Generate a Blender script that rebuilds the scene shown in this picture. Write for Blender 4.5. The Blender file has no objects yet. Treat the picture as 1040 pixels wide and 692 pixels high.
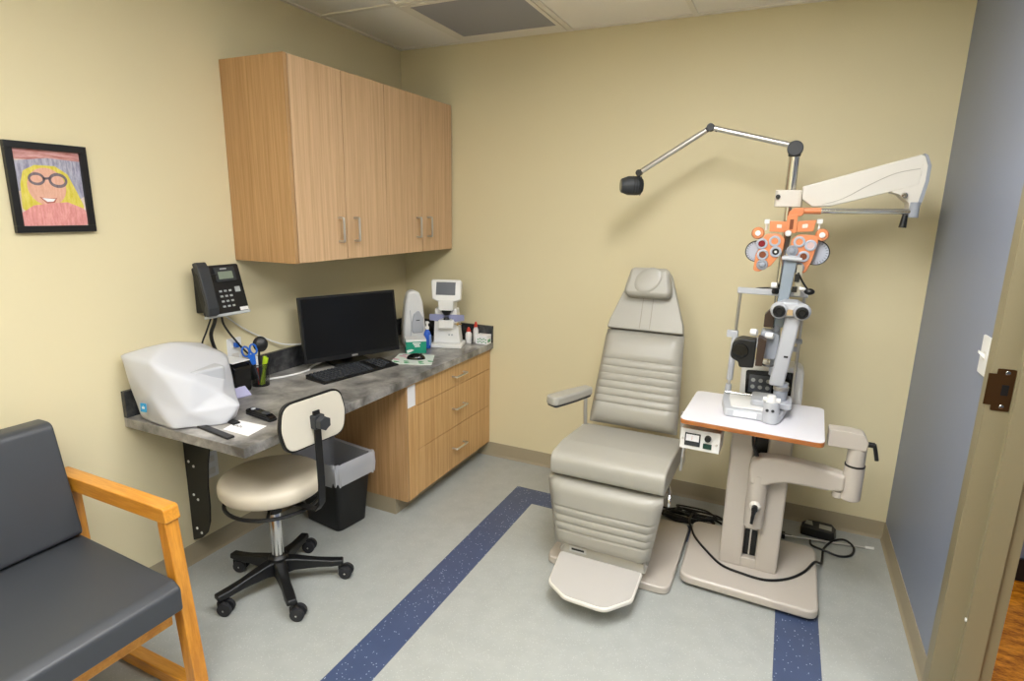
import bpy, bmesh, math, random
from mathutils import Vector, Matrix, noise
random.seed(7)
SC = bpy.context.scene
COL = SC.collection
PI = math.pi
W, H = 2.733, 2.402
YF = -3.95            # front wall of the room, behind the camera

# ------------------------------------------------------------------ materials
def lin(h):
    h = h.lstrip('#'); o = []
    for i in (0, 2, 4):
        c = int(h[i:i+2], 16)/255
        o.append(c/12.92 if c <= .04045 else ((c+.055)/1.055)**2.4)
    return tuple(o)+(1,)
MATS = {}
def mat(name, col, rough=.5, metal=0, spec=.5, coat=0, bump=None, var=None, em=None, ems=1):
    if name in MATS: return MATS[name]
    m = bpy.data.materials.new(name); m.use_nodes = True
    nt = m.node_tree; b = nt.nodes['Principled BSDF']
    c = lin(col)
    b.inputs['Base Color'].default_value = c
    b.inputs['Roughness'].default_value = rough
    b.inputs['Metallic'].default_value = metal
    b.inputs['Specular IOR Level'].default_value = spec
    b.inputs['Coat Weight'].default_value = coat
    tc = nt.nodes.new('ShaderNodeTexCoord')
    if var:      # (scale, amount, detail)
        n = nt.nodes.new('ShaderNodeTexNoise'); n.inputs['Scale'].default_value = var[0]; n.inputs['Detail'].default_value = 6
        nt.links.new(tc.outputs['Object'], n.inputs['Vector'])
        r = nt.nodes.new('ShaderNodeValToRGB')
        a = var[1]
        r.color_ramp.elements[0].position = .3; r.color_ramp.elements[1].position = .7
        r.color_ramp.elements[0].color = tuple(x*(1-a) for x in c[:3])+(1,)
        r.color_ramp.elements[1].color = tuple(min(1, x*(1+a)) for x in c[:3])+(1,)
        nt.links.new(n.outputs['Fac'], r.inputs['Fac']); nt.links.new(r.outputs['Color'], b.inputs['Base Color'])
    if bump:     # (scale, strength, distance)
        n = nt.nodes.new('ShaderNodeTexNoise'); n.inputs['Scale'].default_value = bump[0]; n.inputs['Detail'].default_value = 4
        nt.links.new(tc.outputs['Object'], n.inputs['Vector'])
        bp = nt.nodes.new('ShaderNodeBump'); bp.inputs['Strength'].default_value = bump[1]; bp.inputs['Distance'].default_value = bump[2] if len(bump) > 2 else .002
        nt.links.new(n.outputs['Fac'], bp.inputs['Height']); nt.links.new(bp.outputs['Normal'], b.inputs['Normal'])
    if em:
        b.inputs['Emission Color'].default_value = lin(em); b.inputs['Emission Strength'].default_value = ems
    MATS[name] = m
    return m
def wood(name, c1, c2, stretch, scale=1, rough=.4, coat=0, offs=0):
    m = bpy.data.materials.new(name); m.use_nodes = True
    nt = m.node_tree; b = nt.nodes['Principled BSDF']
    tc = nt.nodes.new('ShaderNodeTexCoord'); mp = nt.nodes.new('ShaderNodeMapping')
    mp.inputs['Scale'].default_value = stretch; mp.inputs['Location'].default_value = (offs, offs*1.7, offs*.3)
    nt.links.new(tc.outputs['Object'], mp.inputs['Vector'])
    n1 = nt.nodes.new('ShaderNodeTexNoise'); n1.inputs['Scale'].default_value = scale; n1.inputs['Detail'].default_value = 8; n1.inputs['Roughness'].default_value = .65
    n2 = nt.nodes.new('ShaderNodeTexNoise'); n2.inputs['Scale'].default_value = scale*5; n2.inputs['Detail'].default_value = 3
    for n in (n1, n2): nt.links.new(mp.outputs['Vector'], n.inputs['Vector'])
    mx = nt.nodes.new('ShaderNodeMath'); mx.operation = 'MULTIPLY_ADD'; mx.inputs[1].default_value = .35
    nt.links.new(n2.outputs['Fac'], mx.inputs[0]); nt.links.new(n1.outputs['Fac'], mx.inputs[2])
    r = nt.nodes.new('ShaderNodeValToRGB')
    r.color_ramp.elements[0].position = .52; r.color_ramp.elements[1].position = .82
    r.color_ramp.elements[0].color = lin(c2); r.color_ramp.elements[1].color = lin(c1)
    nt.links.new(mx.outputs[0], r.inputs['Fac']); nt.links.new(r.outputs['Color'], b.inputs['Base Color'])
    b.inputs['Roughness'].default_value = rough; b.inputs['Coat Weight'].default_value = coat
    return m
def mottle(name, cols, scale, rough):
    m = bpy.data.materials.new(name); m.use_nodes = True
    nt = m.node_tree; b = nt.nodes['Principled BSDF']
    tc = nt.nodes.new('ShaderNodeTexCoord')
    n = nt.nodes.new('ShaderNodeTexNoise'); n.inputs['Scale'].default_value = scale; n.inputs['Detail'].default_value = 9
    n.inputs['Roughness'].default_value = .62; n.inputs['Distortion'].default_value = .25
    nt.links.new(tc.outputs['Object'], n.inputs['Vector'])
    r = nt.nodes.new('ShaderNodeValToRGB'); e = r.color_ramp.elements
    e[0].position = .36; e[1].position = .64; e[0].color = lin(cols[0]); e[1].color = lin(cols[-1])
    for i, c in enumerate(cols[1:-1]):
        q = e.new(.36+.28*(i+1)/(len(cols)-1)); q.color = lin(c)
    nt.links.new(n.outputs['Fac'], r.inputs['Fac']); nt.links.new(r.outputs['Color'], b.inputs['Base Color'])
    b.inputs['Roughness'].default_value = rough
    return m
def speckle(name, base, specks, amount, rough, scale=260):
    """vinyl sheet: base colour with small pale chips"""
    m = bpy.data.materials.new(name); m.use_nodes = True
    nt = m.node_tree; b = nt.nodes['Principled BSDF']
    tc = nt.nodes.new('ShaderNodeTexCoord')
    v = nt.nodes.new('ShaderNodeTexVoronoi'); v.inputs['Scale'].default_value = scale
    nt.links.new(tc.outputs['Object'], v.inputs['Vector'])
    sp = nt.nodes.new('ShaderNodeSeparateColor'); nt.links.new(v.outputs['Color'], sp.inputs[0])
    g = nt.nodes.new('ShaderNodeMath'); g.operation = 'GREATER_THAN'; g.inputs[1].default_value = 1-amount
    nt.links.new(sp.outputs[0], g.inputs[0])
    l = nt.nodes.new('ShaderNodeMath'); l.operation = 'LESS_THAN'; l.inputs[1].default_value = .42
    nt.links.new(v.outputs['Distance'], l.inputs[0])
    mu = nt.nodes.new('ShaderNodeMath'); mu.operation = 'MULTIPLY'
    nt.links.new(g.outputs[0], mu.inputs[0]); nt.links.new(l.outputs[0], mu.inputs[1])
    n = nt.nodes.new('ShaderNodeTexNoise'); n.inputs['Scale'].default_value = 14; n.inputs['Detail'].default_value = 5
    nt.links.new(tc.outputs['Object'], n.inputs['Vector'])
    r = nt.nodes.new('ShaderNodeValToRGB'); c = lin(base)
    r.color_ramp.elements[0].position = .3; r.color_ramp.elements[1].position = .7
    r.color_ramp.elements[0].color = tuple(x*.95 for x in c[:3])+(1,); r.color_ramp.elements[1].color = tuple(x*1.05 for x in c[:3])+(1,)
    nt.links.new(n.outputs['Fac'], r.inputs['Fac'])
    mx = nt.nodes.new('ShaderNodeMix'); mx.data_type = 'RGBA'
    nt.links.new(mu.outputs[0], mx.inputs['Factor']); nt.links.new(r.outputs['Color'], mx.inputs['A']); mx.inputs['B'].default_value = lin(specks)
    nt.links.new(mx.outputs['Result'], b.inputs['Base Color'])
    b.inputs['Roughness'].default_value = rough
    bp = nt.nodes.new('ShaderNodeBump'); bp.inputs['Strength'].default_value = .08; bp.inputs['Distance'].default_value = .002
    nt.links.new(n.outputs['Fac'], bp.inputs['Height']); nt.links.new(bp.outputs['Normal'], b.inputs['Normal'])
    return m

M_wall = mat('cream_paint', '#DCD1AC', .62, bump=(260, .12, .001), var=(1.2, .015))
M_blue = mat('slate_blue_paint', '#838CA0', .42, bump=(260, .15, .001), var=(1.5, .02))
M_ceil = mat('ceiling_tile', '#F3EFE6', .9, bump=(420, .15, .001), var=(300, .02))
M_grid = mat('ceiling_grid_white', '#E9E4D8', .5)
M_vent = mat('vent_grey', '#9B9CA0', .8, bump=(500, .3, .002))
M_floor = speckle('grey_vinyl', '#A6A9A5', '#BCBFBB', .10, .34)
M_stripe = speckle('blue_vinyl', '#424F6E', '#A9B3C4', .06, .34, 190)
M_base = mat('taupe_cove_base', '#9C9179', .5)
M_frame = mat('door_frame_paint', '#877E63', .38)
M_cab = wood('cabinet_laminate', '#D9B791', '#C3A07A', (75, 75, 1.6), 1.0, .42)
M_cab_side = wood('cabinet_shaded_side_laminate', '#BC966A', '#A27C50', (80, 75, 1.5), 1.0, .45)  # cabinet laminate with the shade of the side panels put into its colour
M_cab_h = wood('drawer_laminate', '#D6AE78', '#BD9058', (75, 75, 1.6), 1.0, .42, offs=3.1)
M_cab_in = mat('cabinet_gap_shade_brown', '#2E2013', .7)  # carcass coloured dark so the gaps between fronts look shaded
M_oak = wood('orange_oak', '#DC9A38', '#C07C22', (4, 22, 30), 1.3, .32, .3)
M_oak_x = wood('orange_oak_along', '#DC9A38', '#C07C22', (3, 30, 30), 1.3, .32, .3)
M_oak_z = wood('orange_oak_upright', '#DA9634', '#BC781F', (30, 30, 3), 1.3, .32, .3)
M_edge = wood('table_edge_wood', '#B8743A', '#8F5220', (4, 20, 20), 1.5, .35, .2)
M_ctr = mottle('counter_laminate', ['#55534F', '#7C7A77', '#97948F', '#B2AFAB'], 7.5, .3)
M_splash = mottle('splash_laminate', ['#232427', '#2E2F32', '#3E3F41', '#555454'], 9, .26)
M_gvinyl = mat('charcoal_vinyl', '#3E4146', .38, bump=(420, .18, .001), var=(5, .04))
M_beige = mat('chair_vinyl_greige', '#A29F95', .36, bump=(350, .10, .001), var=(6, .02))
M_stoolv = mat('stool_vinyl_beige', '#C9C0AE', .42, var=(5, .03))
M_stoolback = mat('stool_back_shell', '#C9C3B4', .45)
M_cream = mat('equipment_enamel', '#BFB7AD', .34, coat=.15)
M_cream2 = mat('equipment_plastic_white', '#DAD6CD', .38)
M_white = mat('white_plastic', '#E6E6E4', .35)
M_wtop = mat('white_table_laminate', '#E4E3EA', .3)
M_paper = mat('paper_white', '#EDEDF0', .8)
M_black = mat('black_plastic', '#0E0F11', .42)
M_blackg = mat('black_gloss', '#0B0C0F', .14, spec=.5)
M_screen = mat('monitor_screen', '#050608', .22)
M_dgrey = mat('dark_grey_plastic', '#2E3135', .5)
M_rubber = mat('black_rubber', '#222327', .65)
M_chrome = mat('chrome', '#D6D6D6', .12, 1)
M_nickel = mat('brushed_nickel', '#D0CEC9', .36, 1)
M_alu = mat('aluminium_tube', '#C9C8C6', .28, .85)
M_greyp = mat('instrument_grey_enamel', '#969BA5', .36)
M_lgrey = mat('instrument_light_grey', '#B6B9BF', .36)
M_dial = mat('dial_face_pale_blue', '#B4BAC8', .4)
M_orange = mat('phoropter_orange_enamel', '#DB8B5C', .36)
M_orange_d = mat('aperture_brown', '#7A3D1C', .5)
M_brown = mat('dark_brown_plate', '#3A2A20', .4)
M_bronze = mat('bronze_strike', '#5A4026', .35, .8)
M_liner = mat('clear_bin_liner', '#C9CBD4', .3)
M_bluep = mat('blue_plastic', '#1A5FC0', .35)
M_red = mat('red_plastic', '#C2331F', .4)
M_dred = mat('dark_red_lens', '#7C0F22', .25)
M_green = mat('tissue_box_green', '#0E8F72', .5)
M_lime = mat('highlighter_lime', '#A9C820', .4)
M_lav = mat('lavender_plastic', '#8F93B8', .4)
M_lcd = mat('grey_lcd', '#565A62', .25)
M_lcdg = mat('green_grey_lcd', '#7F8C7C', .3)
M_tag = mat('grey_key', '#AEB2B4', .5)
M_hallwall = mat('hall_wall_paint', '#6E7888', .6)
M_hallfloor = wood('hall_parquet', '#D98A1E', '#7C430C', (9, 26, 1), 1.4, .25, .3)
M_light = mat('troffer_lens', '#FFFFFF', .5, em='#FFF4E4', ems=1)

# ------------------------------------------------------------------ scene helpers
OFF = {}
def tag(o, label, cat, group=None):
    o['label'] = label; o['category'] = cat
    if group: o['group'] = group
    return o
def thing(name, label, cat, loc=(0, 0, 0), rz=0, group=None, world=True):
    """Empty at the base of a thing. world=True: parts are written in room coordinates."""
    o = bpy.data.objects.new(name, None); COL.objects.link(o)
    o.location = loc; o.rotation_euler = (0, 0, rz); o.empty_display_size = .05
    tag(o, label, cat, group)
    OFF[o.name] = Vector(loc) if world else Vector((0, 0, 0))
    return o

class MB:
    def __init__(s, M=None):
        s.bm = bmesh.new(); s.mi = 0; s.M = M or Matrix()
    def _v(s, p): return s.bm.verts.new(s.M @ Vector(p))
    def _f(s, vs):
        try:
            f = s.bm.faces.new(vs); f.material_index = s.mi; return f
        except ValueError: return None
    def mesh(s, pts, faces):
        v = [s._v(p) for p in pts]
        for f in faces: s._f([v[i] for i in f])
        return s
    def box(s, x0, x1, y0, y1, z0, z1):
        p = [(x, y, z) for x in (x0, x1) for y in (y0, y1) for z in (z0, z1)]
        return s.mesh(p, [(0, 1, 3, 2), (4, 6, 7, 5), (0, 4, 5, 1), (2, 3, 7, 6), (0, 2, 6, 4), (1, 5, 7, 3)])
    def prism(s, poly, ax, a, b, taper=None):
        """polygon in the plane normal to ax: x -> (y,z), y -> (x,z), z -> (x,y). taper(p,t)->p"""
        def put(p, t):
            if taper: p = taper(p, t)
            c = a if t == 0 else b
            return {'x': (c, p[0], p[1]), 'y': (p[0], c, p[1]), 'z': (p[0], p[1], c)}[ax]
        n = len(poly)
        v0 = [s._v(put(p, 0)) for p in poly]; v1 = [s._v(put(p, 1)) for p in poly]
        s._f(v0[::-1]); s._f(v1)
        for i in range(n): s._f([v0[i], v0[(i+1) % n], v1[(i+1) % n], v1[i]])
        return s
    def cyl(s, p0, p1, r0, r1=None, n=20, caps=True):
        if r1 is None: r1 = r0
        p0, p1 = Vector(p0), Vector(p1); d = (p1-p0).normalized()
        u = d.orthogonal().normalized(); w = d.cross(u)
        a = [s._v(p0+(u*math.cos(t)+w*math.sin(t))*r0) for t in (2*PI*i/n for i in range(n))]
        b = [s._v(p1+(u*math.cos(t)+w*math.sin(t))*r1) for t in (2*PI*i/n for i in range(n))]
        for i in range(n): s._f([a[i], a[(i+1) % n], b[(i+1) % n], b[i]])
        if caps: s._f(a[::-1]); s._f(b)
        return s
    def lathe(s, c, prof, d=(0, 0, 1), n=24, sx=1, sy=1):
        c = Vector(c); d = Vector(d).normalized()
        if abs(d.z) > .999: u = Vector((1, 0, 0))
        else: u = d.orthogonal().normalized()
        w = d.cross(u); rings = []
        for r, h in prof:
            if r <= 1e-6: rings.append([s._v(c+d*h)])
            else: rings.append([s._v(c+d*h+(u*math.cos(t)*sx+w*math.sin(t)*sy)*r) for t in (2*PI*i/n for i in range(n))])
        for a, b in zip(rings, rings[1:]):
            for i in range(n):
                j = (i+1) % n
                if len(a) == 1 and len(b) == 1: break
                if len(a) == 1: s._f([a[0], b[j], b[i]])
                elif len(b) == 1: s._f([a[i], a[j], b[0]])
                else: s._f([a[i], a[j], b[j], b[i]])
        if len(rings[0]) > 1: s._f(rings[0][::-1])
        if len(rings[-1]) > 1: s._f(rings[-1])
        return s
    def ball(s, c, r, n=20, sz=(1, 1, 1)):
        m = 10; c = Vector(c); rings = []
        for k in range(m+1):
            t = PI*k/m
            if k in (0, m): rings.append([s._v(c+Vector((0, 0, r*sz[2]*math.cos(t))))])
            else: rings.append([s._v(c+Vector((r*sz[0]*math.sin(t)*math.cos(q), r*sz[1]*math.sin(t)*math.sin(q), r*sz[2]*math.cos(t)))) for q in (2*PI*i/n for i in range(n))])
        for a, b in zip(rings, rings[1:]):
            for i in range(n):
                j = (i+1) % n
                if len(a) == 1: s._f([a[0], b[i], b[j]])
                elif len(b) == 1: s._f([a[i], b[0], a[j]])
                else: s._f([a[i], b[i], b[j], a[j]])
        return s
    def tube(s, pts, r, n=8, smooth=0, closed=False, flat=None):
        pts = [Vector(p) for p in pts]
        if smooth:
            q = []; N = len(pts)
            rng = range(N if closed else N-1)
            for i in rng:
                g = lambda k: pts[k % N] if closed else pts[max(0, min(N-1, k))]
                a, b, c, d = g(i-1), g(i), g(i+1), g(i+2)
                for k in range(smooth):
                    t = k/smooth
                    q.append(.5*((2*b)+(c-a)*t+(2*a-5*b+4*c-d)*t*t+(3*b-a-3*c+d)*t**3))
            if not closed: q.append(pts[-1])
            pts = q
        N = len(pts); rings = []; u = None
        for i, p in enumerate(pts):
            if closed: d = pts[(i+1) % N]-pts[i-1]
            else: d = pts[min(N-1, i+1)]-pts[max(0, i-1)]
            d.normalize()
            if u is None: u = d.orthogonal().normalized()
            else:
                u = u-d*u.dot(d)
                u = u.normalized() if u.length > 1e-6 else d.orthogonal().normalized()
            w = d.cross(u); rr = r[i*len(r)//N] if isinstance(r, (list, tuple)) else r
            rings.append([s._v(p+(u*math.cos(t)+w*math.sin(t))*rr) for t in (2*PI*k/n for k in range(n))])
        m = N if closed else N-1
        for i in range(m):
            a, b = rings[i], rings[(i+1) % N]
            for k in range(n): s._f([a[k], a[(k+1) % n], b[(k+1) % n], b[k]])
        if not closed: s._f(rings[0][::-1]); s._f(rings[-1])
        return s
    def torus(s, c, d, R, r, n=28, k=8):
        c = Vector(c); d = Vector(d).normalized(); u = d.orthogonal().normalized(); w = d.cross(u)
        return s.tube([c+(u*math.cos(t)+w*math.sin(t))*R for t in (2*PI*i/n for i in range(n))], r, k, closed=True)
    def warp(s, fn):
        for v in s.bm.verts: v.co = Vector(fn(v.co))
        return s
    def build(s, name, mats, parent=None, bev=0, seg=3, smooth=True, sub=0, angle=35, split=False):
        if split:
            seen = set(); out = None
            for v0 in list(s.bm.verts):
                if v0 in seen: continue
                st = [v0]; isl = {v0}
                while st:
                    for e in st.pop().link_edges:
                        for w in e.verts:
                            if w not in isl: isl.add(w); st.append(w)
                seen |= isl
                q = MB(); mp = {v: q.bm.verts.new(v.co) for v in s.bm.verts if v in isl}
                for f in s.bm.faces:
                    if f.verts[0] in isl: g = q.bm.faces.new([mp[v] for v in f.verts]); g.material_index = f.material_index
                o = q.build(name, mats, parent, bev, seg, smooth, sub, angle); out = out or o
            s.bm.free(); return out
        if not isinstance(mats, (list, tuple)): mats = [mats]
        off = OFF.get(parent.name, Vector((0, 0, 0))) if parent else Vector((0, 0, 0))
        if off.length: bmesh.ops.translate(s.bm, verts=s.bm.verts, vec=-off)
        bmesh.ops.recalc_face_normals(s.bm, faces=s.bm.faces)
        lim = math.radians(angle)
        for f in s.bm.faces: f.smooth = smooth
        if not bev and not sub:
            for e in s.bm.edges:
                if len(e.link_faces) == 2 and e.calc_face_angle(0) > lim: e.smooth = False
        me = bpy.data.meshes.new(name); s.bm.to_mesh(me); s.bm.free()
        for m in mats: me.materials.append(m)
        o = bpy.data.objects.new(name, me); COL.objects.link(o)
        if parent: o.parent = parent
        OFF[o.name] = off
        if bev:
            b = o.modifiers.new('bevel', 'BEVEL'); b.width = bev; b.segments = seg; b.limit_method = 'ANGLE'; b.angle_limit = lim; b.harden_normals = True
        if sub:
            b = o.modifiers.new('sub', 'SUBSURF'); b.levels = sub; b.render_levels = sub
        return o
def rpoly(pts, r, n=5):
    """round the corners of a polygon; r may be a list"""
    out = []; N = len(pts)
    for i, p in enumerate(pts):
        rr = r[i] if isinstance(r, (list, tuple)) else r
        p = Vector(p); a = Vector(pts[i-1])-p; b = Vector(pts[(i+1) % N])-p
        if rr <= 0: out.append(tuple(p)); continue
        la, lb = a.length, b.length; a.normalize(); b.normalize()
        th = a.angle(b); t = min(rr/math.tan(th/2), la*.48, lb*.48)
        s0, s1 = p+a*t, p+b*t
        for k in range(n+1):
            q = k/n; out.append(tuple((1-q)**2*s0+2*q*(1-q)*p+q*q*s1))
    return out
def rect(x0, x1, y0, y1, r=0, n=5): return rpoly([(x0, y0), (x1, y0), (x1, y1), (x0, y1)], r, n) if r else [(x0, y0), (x1, y0), (x1, y1), (x0, y1)]
def frame(o, n, up=(0, 0, 1)):
    """local axes: x = right seen from the front, y = up, z = outward normal"""
    n = Vector(n).normalized(); u = Vector(up); u = (u-n*u.dot(n)).normalized(); r = u.cross(n)
    m = Matrix((r, u, n)).transposed().to_4x4(); m.translation = Vector(o); return m
def struct(name, mb, mats, bev=0, parent=None, **k):
    o = mb.build(name, mats, parent, bev, **k); o['kind'] = 'structure'; return o
def dup(root, loc=None, rz=None, label=None, group=None, parent=None):
    r = root.copy(); COL.objects.link(r)
    if loc is not None: r.location = loc
    if rz is not None: r.rotation_euler = (0, 0, rz)
    if label: r['label'] = label
    if group: r['group'] = group
    if parent: r.parent = parent
    for ch in root.children:
        c = ch.copy(); COL.objects.link(c); c.parent = r
        for g in ch.children:
            d = g.copy(); COL.objects.link(d); d.parent = c
    return r

# ------------------------------------------------------------------ camera
cam_d = bpy.data.cameras.new('camera'); cam = bpy.data.objects.new('camera', cam_d); COL.objects.link(cam)
cam_d.sensor_width = 36; cam_d.lens = 589.77/1040*36; cam_d.clip_start = .02
p, yw, rl = -.2215, .437, .0181
fwd = Vector((-math.sin(yw)*math.cos(p), math.cos(yw)*math.cos(p), math.sin(p)))
rt = Vector((math.cos(yw), math.sin(yw), 0)); up = rt.cross(fwd)
c_, s_ = math.cos(rl), math.sin(rl)
r2, u2 = c_*rt+s_*up, -s_*rt+c_*up
mw = Matrix((r2, u2, -fwd)).transposed().to_4x4(); mw.translation = (2.1705, -3.0385, 1.5074)
cam.matrix_world = mw
SC.camera = cam

# ------------------------------------------------------------------ room shell
# floor: grey vinyl with a blue border strip laid in it
sx, sy, sw, tx = .9465, -.309, .1502, 2.2786
m = MB(); xs = [0, sx, sx+sw, tx, tx+sw, W+.14]; ys = [YF, sy-sw, sy, 0]
for i in range(5):
    for j in range(3):
        x0, x1, y0, y1 = xs[i], xs[i+1], ys[j], ys[j+1]
        m.mi = 1 if (i in (1, 3) and j < 2) or (j == 1 and 1 <= i <= 3) else 0
        m.mesh([(x0, y0, 0), (x1, y0, 0), (x1, y1, 0), (x0, y1, 0)], [(0, 1, 2, 3)])
m.mi = 0
bmesh.ops.remove_doubles(m.bm, verts=m.bm.verts, dist=1e-5)
r_ = bmesh.ops.extrude_face_region(m.bm, geom=m.bm.faces[:])
bmesh.ops.translate(m.bm, verts=[v for v in r_['geom'] if isinstance(v, bmesh.types.BMVert)], vec=(0, 0, -.05))
struct('floor', m, [M_floor, M_stripe], smooth=False)
struct('wall_left', MB().box(-.1, 0, YF-.1, .1, -.05, H+.1), M_wall, smooth=False)
struct('wall_back', MB().box(0, W+.14, 0, .1, -.05, H+.1), M_wall, smooth=False)
struct('wall_front', MB().box(0, W+.14, YF-.1, YF, -.05, H+.1), M_wall, smooth=False)
YJ, YK = -1.068, -1.985          # door opening in the right wall
m = MB(); m.box(W, W+.119, YJ+.02, 0, -.05, H+.1); m.box(W, W+.119, YF, YK-.02, -.05, H+.1); m.box(W, W+.119, YK-.02, YJ+.02, 2.15, H+.1)
struct('wall_right', m, M_blue, smooth=False)
struct('ceiling', MB().box(-.05, W+.14, YF, .05, H+.004, H+.06), M_ceil, smooth=False)
# T-bar grid hung just under the tiles
m = MB(); gx = [.4466+.61*k for k in range(4)]; gy = [-.6578-.61*k for k in range(6)]
for x in gx: m.box(x-.012, x+.012, YF, 0, H-.004, H+.004)
for y in gy: m.box(0, W, y-.012, y+.012, H-.0035, H+.0045)
m.box(0, .022, YF, 0, H-.003, H+.004); m.box(W-.022, W, YF, 0, H-.003, H+.004); m.box(0, W, -.022, 0, H-.003, H+.004)
struct('trim_1', m, M_grid, smooth=False)
# cove base
hb = .0863
def cove(poly_pts, nrm, name):
    """vinyl cove base along a straight run"""
    (x0, y0), (x1, y1) = poly_pts; m = MB(); nx, ny = nrm
    prof = [(0, 0), (.014, 0), (.0075, .006), (.005, .016), (.0042, hb-.004), (.003, hb), (0, hb)]
    a = [m._v((x0+nx*t, y0+ny*t, z)) for t, z in prof]; b = [m._v((x1+nx*t, y1+ny*t, z)) for t, z in prof]
    for i in range(len(prof)): m._f([a[i], a[(i+1) % len(prof)], b[(i+1) % len(prof)], b[i]])
    m._f(a[::-1]); m._f(b)
    struct(name, m, M_base)
cove(((.531, 0), (W, 0)), (0, -1), 'baseboard_back')
cove(((0, -.874), (0, YF)), (1, 0), 'baseboard_left')
cove(((W, 0), (W, YJ+.058)), (-1, 0), 'baseboard_right')
# door frame: hollow metal jambs and head with rabbets and a stop
def jamb(y, sg):
    P = [(-.016, .056), (-.016, 0), (.043, 0), (.043, -.016), (.10, -.016), (.10, 0), (.134, 0), (.134, .056), (.12, .056), (.12, .03), (0, .03), (0, .056)]
    return [(W+a, y+sg*b) for a, b in P]
fr = thing('door_1', 'taupe painted metal door frame at the right edge', 'door frame', (W, YJ, 0)); fr['kind'] = 'structure'
del fr['label'], fr['category']
MB().prism(jamb(YJ, 1), 'z', 0, 2.12).build('door_frame', M_frame, fr, bev=.0015, seg=2)
MB().prism(jamb(YK, -1), 'z', 0, 2.12).build('door_frame', M_frame, fr, bev=.0015, seg=2)
m = MB(); m.box(W-.016, W+.134, YK-.056, YJ+.056, 2.12, 2.17); m.build('door_head', M_frame, fr)
m = MB(); m.prism(rpoly([(W-.004, .985), (W+.038, .985), (W+.038, 1.105), (W-.004, 1.105)], .004), 'y', YJ-.0022, YJ-.0002)
m.box(W-.022, W-.004, YJ-.0022, YJ-.0002, 1.0, 1.09)
pl = m.build('strike_plate', M_bronze, fr)
m = MB(); m.box(W+.012, W+.028, YJ-.0028, YJ-.0022, 1.03, 1.06); m.build('latch_hole', M_black, pl)
m = MB()
for z in (.997, 1.094): m.lathe((W+.02, YJ-.0022, z), [(.006, 0), (.005, .0012), (0, .0018)], (0, -1, 0), 14)
m.build('screw', M_chrome, pl, split=True)
m = MB()
for z in (.33, 1.2, 1.75): m.lathe((W+.0428, YJ-.008, z), [(.006, 0), (.006, .003), (0, .004)], (-1, 0, 0), 12)
m.build('silencer', M_white, fr, split=True)
# corridor beyond the opening
struct('floor_hall', MB().box(W+.14, 5.2, YF, .05, -.05, -.001), M_hallfloor, smooth=False)
struct('wall_hall', MB().box(W+.14, 5.2, -.11, -.02, -.05, H), M_hallwall, smooth=False)
struct('wall_corridor', MB().box(5.2, 5.3, YF, .05, -.05, H), M_hallwall, smooth=False)
struct('baseboard_hall', MB().box(W+.14, 5.2, -.122, -.11, 0, .1), M_black, smooth=False)
struct('ceiling_hall', MB().box(W+.14, 5.3, YF, .05, H, H+.06), M_ceil, smooth=False)

# ------------------------------------------------------------------ lights: recessed troffers
def troffer(x0, x1, y0, y1, label, power, room='troffers in the ceiling grid'):
    t = thing('ceiling_light', label, 'ceiling light', ((x0+x1)/2, (y0+y1)/2, H), 0, room)
    m = MB(); z0, z1 = H-.012, H+.002; f = .03
    m.box(x0, x1, y0, y0+f, z0, z1); m.box(x0, x1, y1-f, y1, z0, z1); m.box(x0, x0+f, y0+f, y1-f, z0, z1); m.box(x1-f, x1, y0+f, y1-f, z0, z1)
    m.build('frame', M_grid, t)
    e = mat('troffer_lens_%d' % len(MATS), '#FFFFFF', .5, em='#FAFAFA', ems=power)
    m = MB(); m.box(x0+f, x1-f, y0+f, y1-f, H-.006, H-.002); m.build('diffuser', e, t)
troffer(1.6786, 2.2646, -2.4758, -1.2798, 'recessed lensed ceiling light nearest the exam chair', 25)
troffer(1.0686, 1.6546, -3.6958, -2.4998, 'recessed lensed ceiling light nearest the front wall', 25)
troffer(3.3, 3.9, -1.9, -.7, 'recessed ceiling light in the corridor beyond the door', 22)

# ceiling return vent
t = thing('ceiling_vent', 'square grey ceiling vent panel with a pale frame in the tile grid', 'vent', (.77, -.38, H))
x0, x1, y0, y1 = .4606, 1.0426, -.6438, -.026
m = MB(); f = .038
m.box(x0, x1, y0, y0+.02, H-.009, H+.002); m.box(x0, x1, y1-.1, y1, H-.009, H+.002); m.box(x0, x0+f, y0+.02, y1-.1, H-.009, H+.002); m.box(x1-.02, x1, y0+.02, y1-.1, H-.009, H+.002)
m.build('frame', M_grid, t)
MB().box(x0+f, x1-.02, y0+.02, y1-.1, H-.006, H-.003).build('grille', M_vent, t)

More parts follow.
